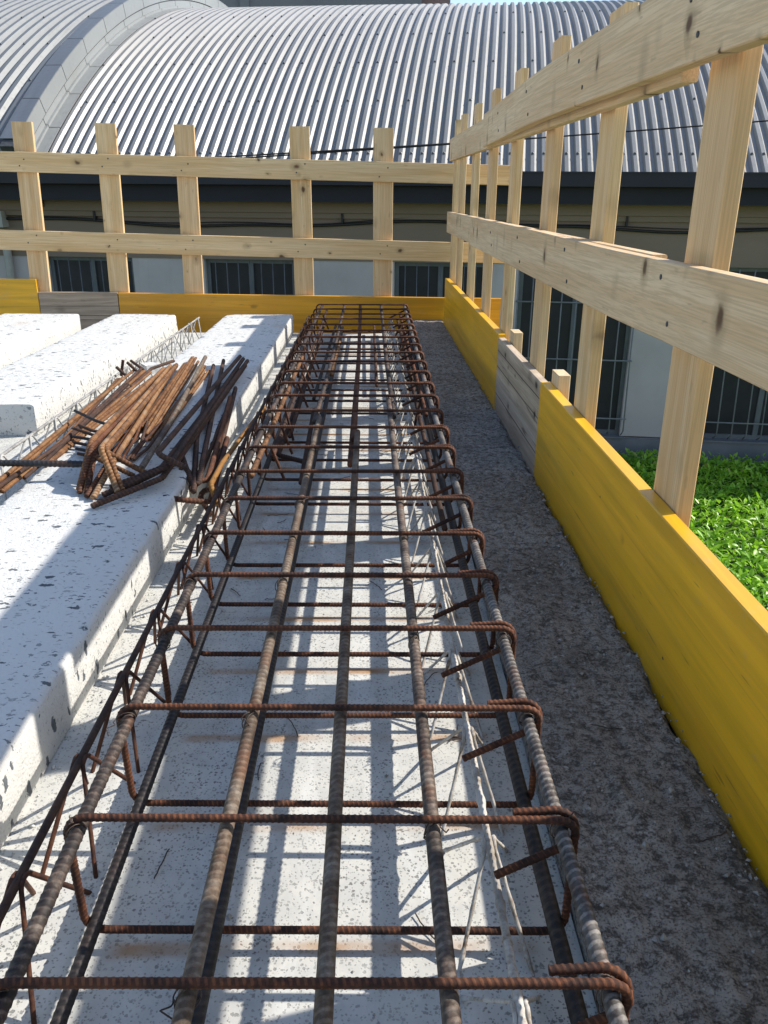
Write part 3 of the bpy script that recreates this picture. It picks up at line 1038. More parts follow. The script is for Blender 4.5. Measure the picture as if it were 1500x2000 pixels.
# ------------------------------------------------------------------ heap of cut and bent bars on the long foam block
PILE = [
  ('left', 0.006, [(-0.898, 1.822, 0.118), (-0.862, 2.13, 0.118), (-0.947, 3.054, 0.122)]),
  ('left', 0.006, [(-0.884, 1.787, 0.118), (-0.848, 2.123, 0.12), (-0.935, 3.08, 0.122)]),
  ('left', 0.006, [(-0.875, 1.817, 0.13), (-0.852, 2.186, 0.13), (-0.9, 3.214, 0.13)]),
  ('left', 0.006, [(-0.868, 1.829, 0.118), (-0.853, 2.233, 0.119), (-0.889, 3.216, 0.12)]),
  ('left', 0.0055, [(-0.868, 1.888, 0.118), (-0.851, 2.278, 0.118), (-0.862, 3.203, 0.118)]),
  ('left', 0.0055, [(-0.842, 2.007, 0.126), (-0.861, 2.421, 0.128), (-0.879, 2.947, 0.128)]),
  ('left', 0.006, [(-0.842, 2.04, 0.118), (-0.843, 2.458, 0.118), (-0.829, 3.1, 0.118)]),
  ('fan', 0.0055, [(-0.67, 2.359, 0.12), (-0.678, 2.82, 0.124), (-0.754, 3.462, 0.124)]),
  ('fan', 0.0055, [(-0.654, 2.319, 0.119), (-0.664, 2.826, 0.13), (-0.744, 3.453, 0.13)]),
  ('fan', 0.0055, [(-0.64, 2.312, 0.118), (-0.66, 2.87, 0.12), (-0.715, 3.406, 0.122)]),
  ('fan', 0.0055, [(-0.62, 2.28, 0.118), (-0.637, 2.811, 0.119), (-0.679, 3.335, 0.119)]),
  ('fan', 0.0055, [(-0.677, 2.357, 0.13), (-0.7, 2.831, 0.136), (-0.743, 3.29, 0.136)]),
  ('fan', 0.0055, [(-0.606, 2.28, 0.118), (-0.644, 2.898, 0.121), (-0.641, 3.238, 0.118)]),
  ('hook', 0.0072, [(-0.801, 3.166, 0.14), (-0.688, 1.952, 0.205), (-0.691, 1.838, 0.12)]),
  ('hook', 0.0072, [(-0.787, 3.223, 0.14), (-0.64, 1.875, 0.21), (-0.59, 1.808, 0.125)]),
  ('hook', 0.0072, [(-0.806, 3.09, 0.128), (-0.675, 1.932, 0.185), (-0.666, 1.82, 0.119)]),
  ('hook', 0.0072, [(-0.783, 3.274, 0.13), (-0.622, 1.939, 0.175), (-0.641, 1.785, 0.119)]),
  ('hook', 0.0072, [(-0.716, 2.538, 0.15), (-0.649, 1.932, 0.185), (-0.549, 1.904, 0.14)]),
  ('grey', 0.0078, [(-0.674, 3.357, 0.15), (-0.572, 2.297, 0.165), (-0.559, 1.91, 0.15)]),
  ('brown', 0.0075, [(-0.523, 3.293, 0.165), (-0.516, 1.9, 0.19), (-0.446, 1.885, 0.16)]),
  ('brown', 0.0075, [(-0.515, 3.32, 0.15), (-0.488, 1.896, 0.16), (-0.624, 1.802, 0.119)]),
  ('brown', 0.0075, [(-0.492, 3.277, 0.15), (-0.499, 1.863, 0.14), (-0.626, 1.73, 0.119)]),
  ('brown', 0.0075, [(-0.516, 3.171, 0.14), (-0.51, 1.911, 0.15), (-0.611, 1.825, 0.13)]),
  ('brown', 0.0075, [(-0.498, 3.258, 0.135), (-0.495, 1.998, 0.135), (-0.601, 1.82, 0.119)]),
  ('gap', 0.0075, [(-0.634, 3.306, 0.125), (-0.495, 2.257, 0.125), (-0.433, 1.894, 0.095)]),
  ('gap', 0.0075, [(-0.607, 3.388, 0.13), (-0.437, 2.028, 0.12), (-0.423, 1.878, 0.085), (-0.51, 2.112, 0.13)]),
  ('gap', 0.0075, [(-0.477, 2.745, 0.128), (-0.422, 2.034, 0.09), (-0.423, 1.98, 0.085), (-0.499, 2.043, 0.115)]),
  ('gap', 0.0075, [(-0.483, 2.899, 0.125), (-0.424, 2.127, 0.07), (-0.419, 2.038, 0.06), (-0.372, 1.88, 0.1)]),
  ('gap', 0.0075, [(-0.463, 2.554, 0.12), (-0.456, 1.953, 0.06), (-0.49, 2.024, 0.11)]),
  ('gap', 0.0075, [(-0.43, 2.378, 0.09), (-0.39, 1.869, 0.075), (-0.491, 1.824, 0.105)]),
  ('gap', 0.0075, [(-0.389, 1.966, 0.08), (-0.446, 1.983, 0.06), (-0.398, 1.909, 0.03)]),
  ('orangehook', 0.0068, [(-0.365, 2.756, 0.09), (-0.399, 2.107, 0.1), (-0.392, 1.9, 0.11), (-0.372, 1.868, 0.07)]),
  ('short', 0.006, [(-0.934, 3.103, 0.185), (-0.947, 3.102, 0.125)]),
  ('short', 0.006, [(-0.96, 3.095, 0.16), (-0.919, 3.084, 0.125)]),
  ('short', 0.006, [(-0.939, 3.166, 0.165), (-0.905, 3.167, 0.13)]),
  ('short', 0.006, [(-0.968, 3.321, 0.14), (-0.9, 3.244, 0.12)]),
  ('dark', 0.0065, [(-0.802, 3.35, 0.135), (-0.867, 3.24, 0.125), (-0.864, 2.933, 0.12)]),
  ('stub', 0.0045, [(-0.842, 2.268, 0.15), (-0.738, 2.186, 0.145), (-0.712, 2.378, 0.14)]),
  ('stub', 0.0045, [(-0.826, 2.212, 0.142), (-0.735, 2.173, 0.14), (-0.71, 2.368, 0.13)]),
  ('stub', 0.0045, [(-0.816, 2.183, 0.134), (-0.72, 2.139, 0.13), (-0.698, 2.341, 0.125)]),
  ('stub', 0.0045, [(-0.801, 2.151, 0.126), (-0.706, 2.109, 0.122), (-0.685, 2.315, 0.12)]),
  ('stub', 0.0045, [(-0.83, 2.276, 0.158), (-0.741, 2.199, 0.15), (-0.731, 2.406, 0.145)]),
  ('stub', 0.0045, [(-0.887, 2.412, 0.165), (-0.799, 2.332, 0.155), (-0.732, 2.284, 0.15)]),
  ('stub', 0.0045, [(-0.788, 2.124, 0.12), (-0.699, 2.082, 0.119), (-0.664, 2.28, 0.118)]),
  ('wedge', 0.0045, [(-0.688, 2.425, 0.14), (-0.669, 2.255, 0.125), (-0.657, 2.085, 0.118)]),
  ('wedge', 0.0045, [(-0.669, 2.397, 0.135), (-0.641, 2.215, 0.125), (-0.643, 2.076, 0.118)]),
  ('wedge', 0.0045, [(-0.631, 2.416, 0.13), (-0.635, 2.215, 0.125), (-0.635, 2.085, 0.118)]),
  ('wedge', 0.0045, [(-0.616, 2.375, 0.122), (-0.614, 2.172, 0.12), (-0.627, 2.076, 0.118)]),
]
STY = {
    'left': ('straight_rebar', ['rust', 'rust', 'rust_dark'], 'thin rusty straight bar in the long bundle at the left of the heap', 'straight bars left of the heap', 'rebar'),
    'fan': ('straight_rebar', ['rust'], 'orange rusty straight bar in the fan at the middle of the heap', 'straight bars fanned in the heap', 'rebar'),
    'hook': ('bent_rebar', ['rust', 'rust', 'stirrup'], 'orange rusty bar bent into a hooked leg at the heap front', 'hooked bars at the heap front', 'bent rebar'),
    'grey': ('bent_rebar', ['bar_tan'], 'greyish tan bar lying between the orange and the dark brown bars', None, 'bent rebar'),
    'brown': ('bent_rebar', ['rust_dark'], 'dark brown bar with its foot bent left at the right of the heap', 'dark brown bars right of the heap', 'bent rebar'),
    'gap': ('bent_rebar', ['rust_dark', 'rust_dark', 'stirrup'], 'dark bar leaning over the foam edge towards the cage with a hooked end', 'bars leaning over the foam edge', 'bent rebar'),
    'orangehook': ('bent_rebar', ['rust_bright'], 'bright orange hooked bar leaning beside the cage', None, 'bent rebar'),
    'short': ('rebar_stub', ['rust_dark'], 'short rusty bar stub sticking up at the far left of the heap', 'short stubs behind the heap', 'rebar stub'),
    'dark': ('bent_rebar', ['rust_dark'], 'dark bar end poking out behind the left bundle', None, 'bent rebar'),
    'stub': ('bent_rebar', ['rust_dark', 'bar_dark'], 'thin dark bar end pointing left from under the hooked bars', 'thin bar ends under the hooks', 'bent rebar'),
    'wedge': ('straight_rebar', ['stirrup', 'rust_dark'], 'thin dark bar with a cut end under the orange fan', 'thin bars under the fan', 'rebar'),
}
for (g, r, pts) in list(PILE):
    k = {'left': 1, 'fan': 1, 'hook': 1}.get(g, 0)
    for q in range(k):
        ox, oy, oz = random.uniform(-.022, .022), random.uniform(-.06, .06), random.uniform(-.010, -.002)
        sx = random.uniform(-.012, .012)
        pp = [(x + ox + (sx if i == 0 else -sx), y + oy * (1 if i == 0 else .35), max(0.1165, z + oz * (1 if i < 2 else .2))) for i, (x, y, z) in enumerate(pts)]
        PILE.append((g, r * random.uniform(.85, 1.0), pp))
cnt = {}
for (g, r, pts) in PILE:
    nm, mats, lab, grp, cat = STY[g]
    c = cnt.get(g, 0)
    cnt[g] = c + 1
    if g in ('fan',) or (g == 'left' and c % 2):
        pts = [pts[0], pts[-1]]
    o = rebar(nm, pts, r, M[mats[c % len(mats)]], None, bend=0.028, n=9)
    tag(o, lab, cat, grp)
o = rebar('straight_rebar', [(-0.9921, 1.92, 0.160), (-0.705, 1.941, 0.150)], 0.0085, M['black_bar'], None, n=12, amp=0.16)
tag(o, 'thick blackish ribbed bar lying crosswise left of the heap', 'rebar')

# ------------------------------------------------------------------ scraps of tie wire
WG = 'cut tie wire scraps on the floor'


def wire_scrap(x, y, L, a, lab, grp, z=0.0022, mat='wire'):
    pts = []
    px, py, ang = 0.0, 0.0, a
    k = random.uniform(-14, 14)
    for i in range(12):
        pts.append((px, py, 0.0006 + 0.003 * abs(math.sin(i * 0.7 + a)) * random.random()))
        ang += (k + random.uniform(-16, 16)) * L / 12
        px += math.cos(ang) * L / 12
        py += math.sin(ang) * L / 12
    P, _ = resample(np.array(pts), 0.003)
    v, f = tube_geo(P, np.full(len(P), 0.00085), 5)
    mb = MB()
    mb.add(v, f, 0, True)
    tag(mb.build('wire_scrap', M[mat], None, (x, y, z)), lab, 'wire scrap', grp)


for i in range(44):
    u = random.random()
    y = 0.5 + 2.9 * u ** 0.8
    x = random.uniform(-0.27, 0.17)
    wire_scrap(x, y, random.uniform(0.03, 0.075), random.uniform(0, 6.28), 'short curled tie wire scrap on the pitted floor under the cage', WG)
for (x, y, a) in [(0.33, 1.02, -0.5), (0.40, 0.78, 0.3), (0.30, 1.55, 0.2)]:
    wire_scrap(x, y, 0.05, a, 'short dark tie wire scrap on the dark concrete kerb', 'tie wire scraps on the kerb', 0.041)
mb = MB()
OCT = np.array([(1, 0, 0), (-1, 0, 0), (0, 1, 0), (0, -1, 0), (0, 0, 1), (0, 0, -1)], float)
OF = [(0, 2, 4), (2, 1, 4), (1, 3, 4), (3, 0, 4), (2, 0, 5), (1, 2, 5), (3, 1, 5), (0, 3, 5)]
for i in range(1500):
    y = 0.3 + 4.8 * random.random() ** 1.5
    x = 0.474 - abs(random.gauss(0, 0.03)) if random.random() < 0.45 else random.uniform(0.245, 0.47)
    if x < 0.24:
        continue
    r = random.uniform(0.0008, 0.0022) + 0.0035 * random.random() ** 6
    v = OCT * r * rng.uniform(.55, 1.3, (6, 1)) + rng.normal(0, r * .15, (6, 3)) + (x, y, 0.036 + r * .3)
    mb.add(v, OF, 0, False)
tag(mb.build('mortar_crumbs', M['crumb']), 'loose mortar crumbs and grit scattered over the dark concrete kerb', 'crumbs', kind='stuff')
mb = MB()
for i in range(500):
    x, y = random.uniform(-0.45, 0.225), 0.35 + 3.6 * random.random() ** 1.3
    r = random.uniform(0.0006, 0.0016) + 0.003 * random.random() ** 8
    v = OCT * r * rng.uniform(.55, 1.3, (6, 1)) + (x, y, r * .4)
    mb.add(v, OF, 0, False)
tag(mb.build('floor_debris', M['crumb']), 'fine cement crumbs strewn over the pitted floor beneath the cage', 'debris', kind='stuff')
# foam crumbs gathered along the block foot
mb = MB()
for i in range(60):
    y = random.uniform(0.75, 4.5)
    x = -0.463 + abs(random.gauss(0, 0.008)) + 0.0028 * y
    r = random.uniform(0.0015, 0.004)
    v = np.array([(1, 0, 0), (-1, 0, 0), (0, 1, 0), (0, -1, 0), (0, 0, 1), (0, 0, -1)], float) * r * rng.uniform(.7, 1.3, (6, 1)) + (x, y, r * .7)
    mb.add(v, [(0, 2, 4), (2, 1, 4), (1, 3, 4), (3, 0, 4), (2, 0, 5), (1, 2, 5), (3, 1, 5), (0, 3, 5)], 0, True)
o = mb.build('foam_crumbs', M['eps'])
tag(o, 'white foam crumbs scattered along the foot of the block', 'crumbs', kind='stuff')

# ------------------------------------------------------------------ right timber fence
SCL = 1.03
fr = empty('timber_fence', (0.49, 2.0, 0.03), 'timber guard fence along the kerb, yellow boards below and two pine rails above', 'fence')
BT = 0.027
# yellow and grey toe boards: inner face near x = .45, leaning a touch inwards at the far end
lumber('toe_board', (0.450 + BT / 2, -0.35, 0.176), (0.4525 + BT / 2, 2.148, 0.174), (0, 0, 1), 0.280, BT, M['yellow'], fr)
lumber('toe_board', (0.4545 + BT / 2, 2.152, 0.158), (0.4485 + BT / 2, 2.900, 0.158), (0, 0, 1), 0.300, BT - 0.003, M['grey_wood'], fr)['label'] = 'weathered grey board between two yellow ones'
lumber('toe_board', (0.450 + BT / 2, 2.904, 0.174), (0.4330 + BT / 2, 4.925, 0.176), (0, 0, 1), 0.288, BT, M['yellow'], fr)
for i, y in enumerate((-0.49, 0.09, 0.67, 1.248, 1.835, 2.405, 2.987, 3.534, 4.078, 4.610, 4.955)):
    x = 0.4785 if y < 2.2 else 0.4785 - 0.012 * (y - 2.2) / 2.4
    top = 1.152 if y > 2.0 else 1.118
    jt = random.uniform(-.004, .004)
    lumber('post', (x + 0.0135, y, -0.25), (x + 0.0145 + random.uniform(-.002, .002), y + jt, top), (0, 1, 0), 0.112, 0.025,
           M[('pine', 'pine_warm')[i % 2]], fr)
for y, z in ((2.80, 0.345), (2.10, 0.348)):
    lumber('stake', (0.495, y, -0.2), (0.495, y + 0.004, z), (0, 1, 0), 0.085, 0.03, M['pine_pale'], fr)


def bow1(t):      # front rail: pushed inwards where it laps over the rail behind
    y = -0.5 + 3.9 * t
    s = math.exp(-((y - 2.3) / 0.75) ** 2)
    e = 1.0 / (1.0 + math.exp((y - 1.15) / 0.09))
    return (0.006 * s, 0.013 * s - 0.018 * e)


# local Z of these rails points to -x
lumber('rail', (0.4395, -0.5, 1.002), (0.4395, 3.4, 1.000), (0, 0, -1), 0.114, 0.025, M['pine_pale'], fr, bow=lambda t: (-bow1(t)[0], bow1(t)[1]))
lumber('rail', (0.4650, 1.335, 0.990), (0.4535, 4.98, 1.003), (0, 0, -1), 0.114, 0.025, M['pine_pale'], fr)
lumber('rail', (0.4395, -0.5, 0.632), (0.4395, 3.7, 0.629), (0, 0, -1), 0.113, 0.025, M['pine_pale'], fr, bow=lambda t: (-bow1(t)[0], bow1(t)[1]))
lumber('rail', (0.4650, 1.37, 0.6335), (0.4535, 5.02, 0.624), (0, 0, -1), 0.113, 0.025, M['pine_pale'], fr)

nail_me = None


def nail(parent, p, nrm):
    global nail_me
    if nail_me is None:
        mbn = MB()
        mbn.tube([(0, 0, -0.001), (0, 0, 0.0012)], 0.0042, 8)
        o_ = mbn.build('nail_head', M['screw'], parent)
        nail_me = o_
    else:
        o_ = link(nail_me.copy())
        o_.parent = parent
    o_.location = FS(p) - parent.location
    o_.rotation_euler = Vector(nrm).to_track_quat('Z', 'Y').to_euler()


for y in (0.67, 1.248, 1.835, 2.405, 2.987, 3.534, 4.078, 4.610):
    for z0 in (1.003, 0.632):
        for k in (-1, 1):
            yy, zz = y + k * random.uniform(.015, .035), z0 + k * random.uniform(.012, .035)
            tt = (yy + 0.5) / (3.9 if z0 > .9 else 4.2)
            if yy < 3.35:
                dy_, dx_ = bow1(tt)
                nail(fr, (0.4395 - 0.0125 - dx_ - 0.0003, yy, zz + dy_), (-1, 0, 0))

# ------------------------------------------------------------------ back timber fence
SCL = 1.065
fb = empty('timber_fence', (-0.8, 5.25, -0.15), 'timber guard fence closing the far end of the deck, in front of the hall', 'fence')
YB = 4.935


def back_rail(x0, x1, zc0, zc1, w):
    lumber('rail', (x0, YB + 0.0015, zc0), (x1, YB + 0.0015, zc1), (0, 0, 1), w, 0.025, M['pine'], fb)


sl = (0.8804 - 0.9257) / 2.46
zc = lambda x: 0.9257 + sl * (x + 2.02)
back_rail(-3.6, 0.82, zc(-3.6), zc(0.82), 0.104)
sl2 = (0.4635 - 0.5157) / 2.54
zc2 = lambda x: 0.5157 + sl2 * (x + 2.084)
back_rail(-3.6, 0.82, zc2(-3.6), zc2(0.82), 0.108)
lumber('toe_board', (-3.6, YB, 0.095), (-1.933, YB, 0.102), (0, 0, 1), 0.40, BT, M['yellow'], fb)
lumber('toe_board', (-1.929, YB - .001, 0.048), (-1.473, YB - .001, 0.049), (0, 0, 1), 0.362, BT - .002, M['grey_wood'], fb)['label'] = 'short weathered grey board'
lumber('toe_board', (-1.469, YB, 0.042), (0.765, YB, 0.020), (0, 0, 1), 0.370, BT, M['yellow_warm'], fb)
for i, (x0, x1) in enumerate(((-3.06, -3.0), (-2.47, -2.41), (-1.936, -1.901), (-1.478, -1.450), (-1.040, -1.022), (-0.387, -0.392), (0.070, 0.070))):
    lumber('post', (x0, YB + 0.0275, -0.2), (x1, YB + 0.028, 1.135 - 0.004 * i), (1, 0, 0), 0.111, 0.025, M[('pine_warm', 'pine')[i % 2]], fb)

for x in (-1.92, -1.464, -1.031, -0.389, 0.070):
    for zf in (zc, zc2):
        for k in (-1, 1):
            nail(fb, (x + k * random.uniform(.012, .03), YB + 0.0015 - 0.0128, zf(x) + k * random.uniform(.01, .03)), (0, -1, 0))
SCL = 1.0
# ------------------------------------------------------------------ vaulted hall
HB = R(7.8)
hall = empty('vaulted_hall', (0.0, 10.3, ZG), 'long low hall with grey corrugated barrel roof, dark fascia and barred windows', 'building', rz=-HB)
RR, TH = 13.0, 38.6
RCY, RCZ = -0.35 + RR * math.sin(R(TH)), 3.375 - RR * math.cos(R(TH))
LX0, LX1 = -11.5, 11.0
SCREWS = (37.6, 32.9, 28.4, 23.8, 18.6)


def arc(a, r):
    return (RCY - r * math.sin(R(a)), RCZ + r * math.cos(R(a)))


def vault(x0, x1, rad, pitch, hgt, mat, label, screws=True):
    prof = []
    n = int((x1 - x0) / pitch)
    for i in range(n):
        b = x0 + i * pitch
        for (fx, fh) in ((0.0, 0), (0.26, 0), (0.42, 1), (0.74, 1)):
            prof.append((b + fx * pitch, fh * hgt))
    prof.append((x0 + n * pitch, 0))
    m = len(prof)
    na = 72
    px = np.array([p[0] for p in prof])
    ph = np.array([p[1] for p in prof])
    V = []
    for j in range(na + 1):
        a = TH + 0.4 - (2 * TH + 0.8) * j / na
        # sheets lap: a slight step every few purlins
        lap = 0.004 * (1 if a > 17.0 else 0)
        r = rad + ph - lap
        y = RCY - r * math.sin(R(a))
        z = RCZ + r * math.cos(R(a))
        V.append(np.stack([px, y, z], 1))
    V = np.concatenate(V)
    Fc = []
    for j in range(na):
        for k in range(m - 1):
            a = j * m + k
            Fc.append((a, a + 1, a + 1 + m, a + m))
    mb = MB()
    mb.add(V, Fc, 0, False)
    if screws:
        for q, a in enumerate(SCREWS):
            st = 1 if q == 0 else (3 if q in (1,) else 2)
            for i in range(q % 2, n, st):
                if st > 1 and (i * 7 + q) % 5 == 0:
                    continue
                x = x0 + (i + 0.58) * pitch
                y, z = arc(a, rad + hgt)
                ny, nz = -math.sin(R(a)), math.cos(R(a))
                s = 0.016
                t = (0, -nz, ny)
                c = np.array([x, y, z])
                u = np.array([1.0, 0, 0]) * s
                w = np.array([0.0, nz, -ny]) * s * 0.9
                nn = np.array([0.0, ny, nz]) * 0.016
                mb.add([c - u - w, c + u - w, c + u + w, c - u + w, c + nn], [(0, 1, 4), (1, 2, 4), (2, 3, 4), (3, 0, 4)], 1)
    o = mb.build('vaulted_roof', [mat, M['screw']], hall)
    o['label'] = label
    return o


vault(-3.87, 11.0, RR, 0.1225, 0.039, M['roof'], 'bright finely corrugated vault right of the arched flashing')
vault(-11.5, -4.215, RR + 0.27, 0.165, 0.044, M['roof_old'], 'dull corrugated vault left of the arched flashing')


def arc_strip(x0, x1, r0, r1, a0, a1, seg=8):
    """solid bent plate between two radii and two angles"""
    V = []
    for j in range(seg + 1):
        a = a0 + (a1 - a0) * j / seg
        for (x, r) in ((x0, r0), (x1, r0), (x1, r1), (x0, r1)):
            y, z = arc(a, r)
            V.append((x, y, z))
    Fc = []
    for j in range(seg):
        for k in range(4):
            b = j * 4
            Fc.append((b + k, b + (k + 1) % 4, b + 4 + (k + 1) % 4, b + 4 + k))
    Fc += [(0, 1, 2, 3), (seg * 4 + 3, seg * 4 + 2, seg * 4 + 1, seg * 4)]
    return V, Fc


core, lowf, capf, topf = MB(), MB(), MB(), MB()
v, f = arc_strip(-4.18, -4.015, RR - 0.6, RR + 0.335, TH + .3, -TH, 90)
core.add(v, f)
core.build('fire_wall', M['screw'], hall)['label'] = 'arched upstand wall between the two vaults'
step = 3.4
a = TH + .2
while a > -TH + 4:
    b = a - step + 0.06
    v, f = arc_strip(-4.013, -4.003, RR - 0.05, RR + 0.15, a, b)
    lowf.add(v, f)
    v, f = arc_strip(-4.013, -3.995, RR + 0.165, RR + 0.345, a - .4, b - .4)
    capf.add(v, f)
    v, f = arc_strip(-4.21, -3.997, RR + 0.346, RR + 0.354, a - .4, b - .4)
    topf.add(v, f)
    v, f = arc_strip(-4.002, -3.835, RR + 0.030, RR + 0.042, a, b)
    lowf.add(v, f)
    # folded bead where the skirt meets the roof
    v, f = arc_strip(-4.002, -3.97, RR + 0.043, RR + 0.075, a, b)
    lowf.add(v, f)
    a -= step
lowf.build('base_flashing', M['flash'], hall)
capf.build('side_flashing', M['flash'], hall)
topf.build('cap_flashing', M['cap'], hall)['label'] = 'dark grey top sheets of the arched flashing'

# wall with window openings
WX = [(-4.13, -3.00), (-2.076, -0.937), (0.286, 1.40), (1.787, 3.15), (4.108, 5.47), (6.4, 7.76), (-6.5, -5.4)]
WX.sort()
WZ0, WZ1 = 0.31, 2.355
mb = MB()
xs = [LX0] + [v for w in WX for v in w] + [LX1]
for i in range(0, len(xs), 2):
    mb.box(xs[i], xs[i + 1], 0.0, 0.25, WZ0, WZ1)
mb.box(LX0, LX1, 0.0, 0.25, 0.0, WZ0 - 0.024)
mb.build('wall', M['wall'], hall)
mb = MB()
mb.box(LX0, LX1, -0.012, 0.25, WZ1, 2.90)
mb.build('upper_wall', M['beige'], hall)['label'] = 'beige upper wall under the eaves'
mb = MB()
mb.box(LX0, LX1, -0.085, 0.25, 2.902, 3.02)
mb.box(LX0, LX1, -0.055, -0.013, 2.84, 2.90)
mb.build('cornice', M['beige'], hall)
mb = MB()
mb.box(LX0, LX1, -0.035, -0.002, -0.05, 0.285)
mb.build('plinth', M['plinth'], hall)
mb = MB()
mb.box(LX0, LX1, -0.30, -0.02, 3.022, 3.05)
mb.box(LX0, LX1, -0.325, -0.301, 3.022, 3.33)
mb.build('fascia', M['navy'], hall)
mb = MB()
mb.box(LX0, LX1, -0.43, -0.327, 3.205, 3.215)
mb.box(LX0, LX1, -0.44, -0.431, 3.205, 3.352)
mb.box(LX0, LX1, -0.448, -0.4405, 3.338, 3.356)
mb.build('gutter', M['navy2'], hall)

for i, (x0, x1) in enumerate(WX):
    mb = MB()
    c = 0.05
    mb.box(x0, x0 + c, 0.075, 0.125, WZ0, WZ1)
    mb.box(x1 - c, x1, 0.075, 0.125, WZ0, WZ1)
    mb.box(x0 + c, x1 - c, 0.075, 0.125, WZ0, WZ0 + c)
    mb.box(x0 + c, x1 - c, 0.075, 0.125, WZ1 - c, WZ1)
    xm = (x0 + x1) / 2
    mb.box(xm - 0.03, xm + 0.03, 0.077, 0.123, WZ0 + c, WZ1 - c)
    wdw = mb.build('window', M['frame'], hall)
    mb = MB()
    mb.box(x0 + c, xm - 0.03, 0.10, 0.108, WZ0 + c, WZ1 - c)
    mb.box(xm + 0.03, x1 - c, 0.10, 0.108, WZ0 + c, WZ1 - c)
    mb.build('pane', M['glass'], wdw)
    mb = MB()
    mb.box(x0 - 0.05, x1 + 0.05, -0.06, 0.0745, WZ0 - 0.022, WZ0 - 0.001)
    mb.build('sill', M['plinth'], wdw)
    mb = MB()
    nb = 8
    gy = -0.05
    dark = x1 < 1.5
    for k in range(nb + 1):
        x = x0 - 0.01 + (x1 - x0 + 0.02) * k / nb
        if dark:
            mb.tube([(x, 0.02, WZ0 + 0.02), (x, 0.02, WZ1 - 0.02)], 0.0065, 6)
        else:
            mb.tube([(x, -0.02, WZ0 + 0.02), (x + .0, gy - 0.10, WZ0 + 0.10), (x, gy, WZ0 + 1.1), (x, gy, WZ1 - 0.02)], 0.008, 6)
    zz = (WZ0 + 0.25, WZ0 + 0.95, WZ0 + 1.62) if not dark else (WZ0 + 0.4, WZ0 + 1.2)
    for z in zz:
        yy = 0.02 if dark else gy - 0.008 - 0.10 * max(0, (WZ0 + 1.1 - z) / 1.0)
        mb.tube([(x0 - 0.03, yy, z), (x1 + 0.03, yy, z)], 0.010, 6)
    if not dark:
        for z in (WZ0 + 0.95, WZ0 + 1.62):
            for x in (x0 - 0.02, x1 + 0.02):
                mb.tube([(x, gy - 0.01, z), (x, 0.01, z)], 0.008, 6)
    mb.build('grille', M['grille_dark'] if dark else M['grille'], wdw)

# cable along the wall, downpipe
mb = MB()
pts = []
x = LX0
while x < LX1:
    z = 2.775 + 0.035 * math.sin(x * 1.15 + 0.6) + 0.012 * math.sin(x * 3.1)
    pts.append((x, -0.035 - 0.004 * math.sin(x * 5), z))
    x += 0.12
mb.tube(pts, 0.018, 6)
mb.tube([(p[0], p[1] - 0.012, p[2] + 0.028 + 0.012 * math.sin(p[0] * 2.3)) for p in pts], 0.006, 5)
mb.build('wall_cable', M['cable'], hall)
for x in (-3.4, -0.33, 2.95):
    mb = MB()
    mb.box(x - 0.012, x + 0.012, -0.075, -0.014, 2.79, 2.90)
    mb.build('cable_bracket', M['cable'], hall)
mb = MB()
mb.tube(fillet([(-4.63, -0.07, 0.0), (-4.60, -0.07, 2.45), (-4.75, -0.07, 2.62), (-5.1, -0.07, 2.66)], 0.06), 0.05, 12)
mb.build('downpipe', M['pipe'], hall)
mb = MB()
mb.box(-4.80, -4.56, -0.15, -0.013, 2.70, 2.89)
mb.build('junction_box', M['pipe'], hall)

# overhead service cable strung along the eaves
mb = MB()
for dz, x0 in ((0.0, -1.6), (0.022, -1.6)):
    pts = []
    for k in range(40):
        t = k / 39
        x = x0 + (9.0 - x0) * t
        z = 1.065 + 0.066 * (x + 1.6) + 0.0035 * (x + 1.6) ** 2 * 0.3
        pts.append((x, 8.8 + 0.02 * math.sin(x), z + dz * max(0, 1 - t * 3.2)))
    mb.tube(pts, 0.0075, 5)
tag(mb.build('overhead_cable', M['cable']), 'thin black cable strung across in front of the corrugated roof', 'cable')

# building far behind the hall
far = empty('far_building', (-6.0, 34.0, ZG), 'plain grey building rising behind the roof crown with a brown strip at its right', 'building')
mb = MB()
mb.box(-12.0, 7.72, -2.0, 8.0, 0, 13.0)
mb.box(1.6, 1.9, -2.1, -2.003, 0, 13.0)
mb.build('wall', M['far_grey'], far)
mb = MB()
mb.box(7.73, 8.72, -1.6, 8.0, 0, 12.2)
mb.build('side_wall', M['far_pink'], far)['label'] = 'brown side strip'
mb = MB()
mb.tube([(8.05, -1.72, 0), (8.05, -1.72, 8.35), (8.35, -1.72, 8.75), (8.75, -1.72, 8.8)], 0.07, 8)
mb.build('downpipe', M['cable'], far)

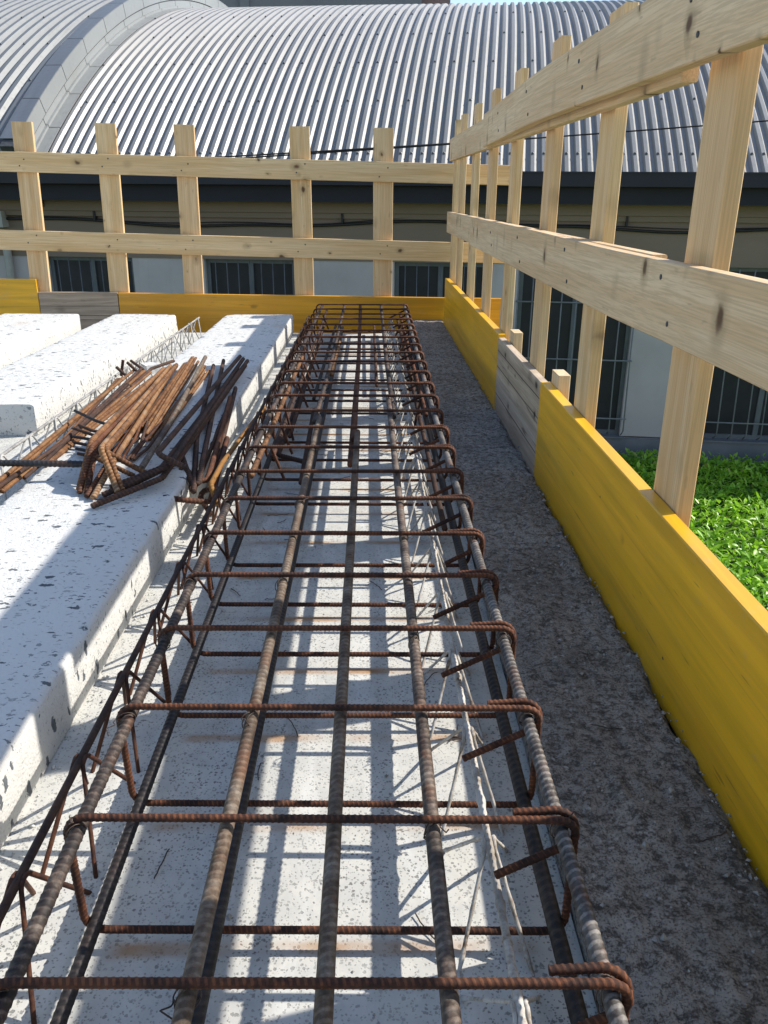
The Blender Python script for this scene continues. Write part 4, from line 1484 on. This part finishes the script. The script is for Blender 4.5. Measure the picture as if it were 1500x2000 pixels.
# ------------------------------------------------------------------ garden planting (one uncountable mass of leaves)
def build_leaves():
    x0, x1, y0, y1 = 0.9, 6.6, 2.6, 9.75
    n = 42000
    px = rng.uniform(x0, x1, n)
    py = rng.uniform(y0, y1, n)
    keep = py < 10.05 - px * math.tan(HB)
    px, py = px[keep], py[keep]
    n = len(px)
    h = np.array([0.17 + 0.07 * mnoise.noise(Vector((a * 1.7, b * 1.7, 0))) + 0.05 * mnoise.noise(Vector((a * 5, b * 5, 3))) for a, b in zip(px, py)])
    pz = ZG + h * rng.uniform(0.45, 1.15, n)
    L = rng.uniform(0.05, 0.095, n)
    W = L * rng.uniform(0.36, 0.52, n)
    az = rng.uniform(0, 2 * math.pi, n)
    el = rng.uniform(R(-5), R(68), n)
    d = np.stack([np.cos(az) * np.cos(el), np.sin(az) * np.cos(el), np.sin(el)], 1)
    s = np.stack([-np.sin(az), np.cos(az), np.zeros(n)], 1)
    roll = rng.normal(0, 0.4, n)[:, None]
    up = np.cross(s, d) * -1
    s2 = s * np.cos(roll) + np.cross(d, s) * np.sin(roll)
    nn = np.cross(d, s2)
    c = np.stack([px, py, pz], 1)
    V = np.empty((n, 8, 3))
    Lx, Wx = L[:, None], W[:, None]
    fold = rng.uniform(0.15, 0.5, n)[:, None]
    droop = rng.uniform(0.0, 0.3, n)[:, None]

    def P(t, w):
        return c + d * Lx * t + s2 * Wx * w * 0.5 + nn * (Wx * abs(w) * 0.5 * fold - Lx * droop * t * t)
    V[:, 0] = P(0, 0)
    V[:, 1] = P(0.32, 0.9)
    V[:, 2] = P(0.66, 0.86)
    V[:, 3] = P(1.0, 0)
    V[:, 4] = P(0.66, -0.86)
    V[:, 5] = P(0.32, -0.9)
    V[:, 6] = P(0.34, 0)
    V[:, 7] = P(0.68, 0)
    base = (np.arange(n) * 8)[:, None]
    tri = [(0, 1, 6), (0, 6, 5)]
    quads = [(1, 2, 7, 6), (6, 7, 4, 5)]
    tip = [(2, 3, 7), (7, 3, 4)]
    Fc = []
    for t in tri + tip:
        Fc += [tuple(x) for x in (base + np.array(t)).tolist()]
    for q in quads:
        Fc += [tuple(x) for x in (base + np.array(q)).tolist()]
    mb = MB()
    mb.add(V.reshape(-1, 3), Fc, 0, True, np.repeat(rng.random(n), 8))
    o = mb.build('ground_cover_plants', M['leaf'])
    tag(o, 'dense bright green leafy ground cover between the deck and the hall', 'plants', kind='stuff')


build_leaves()
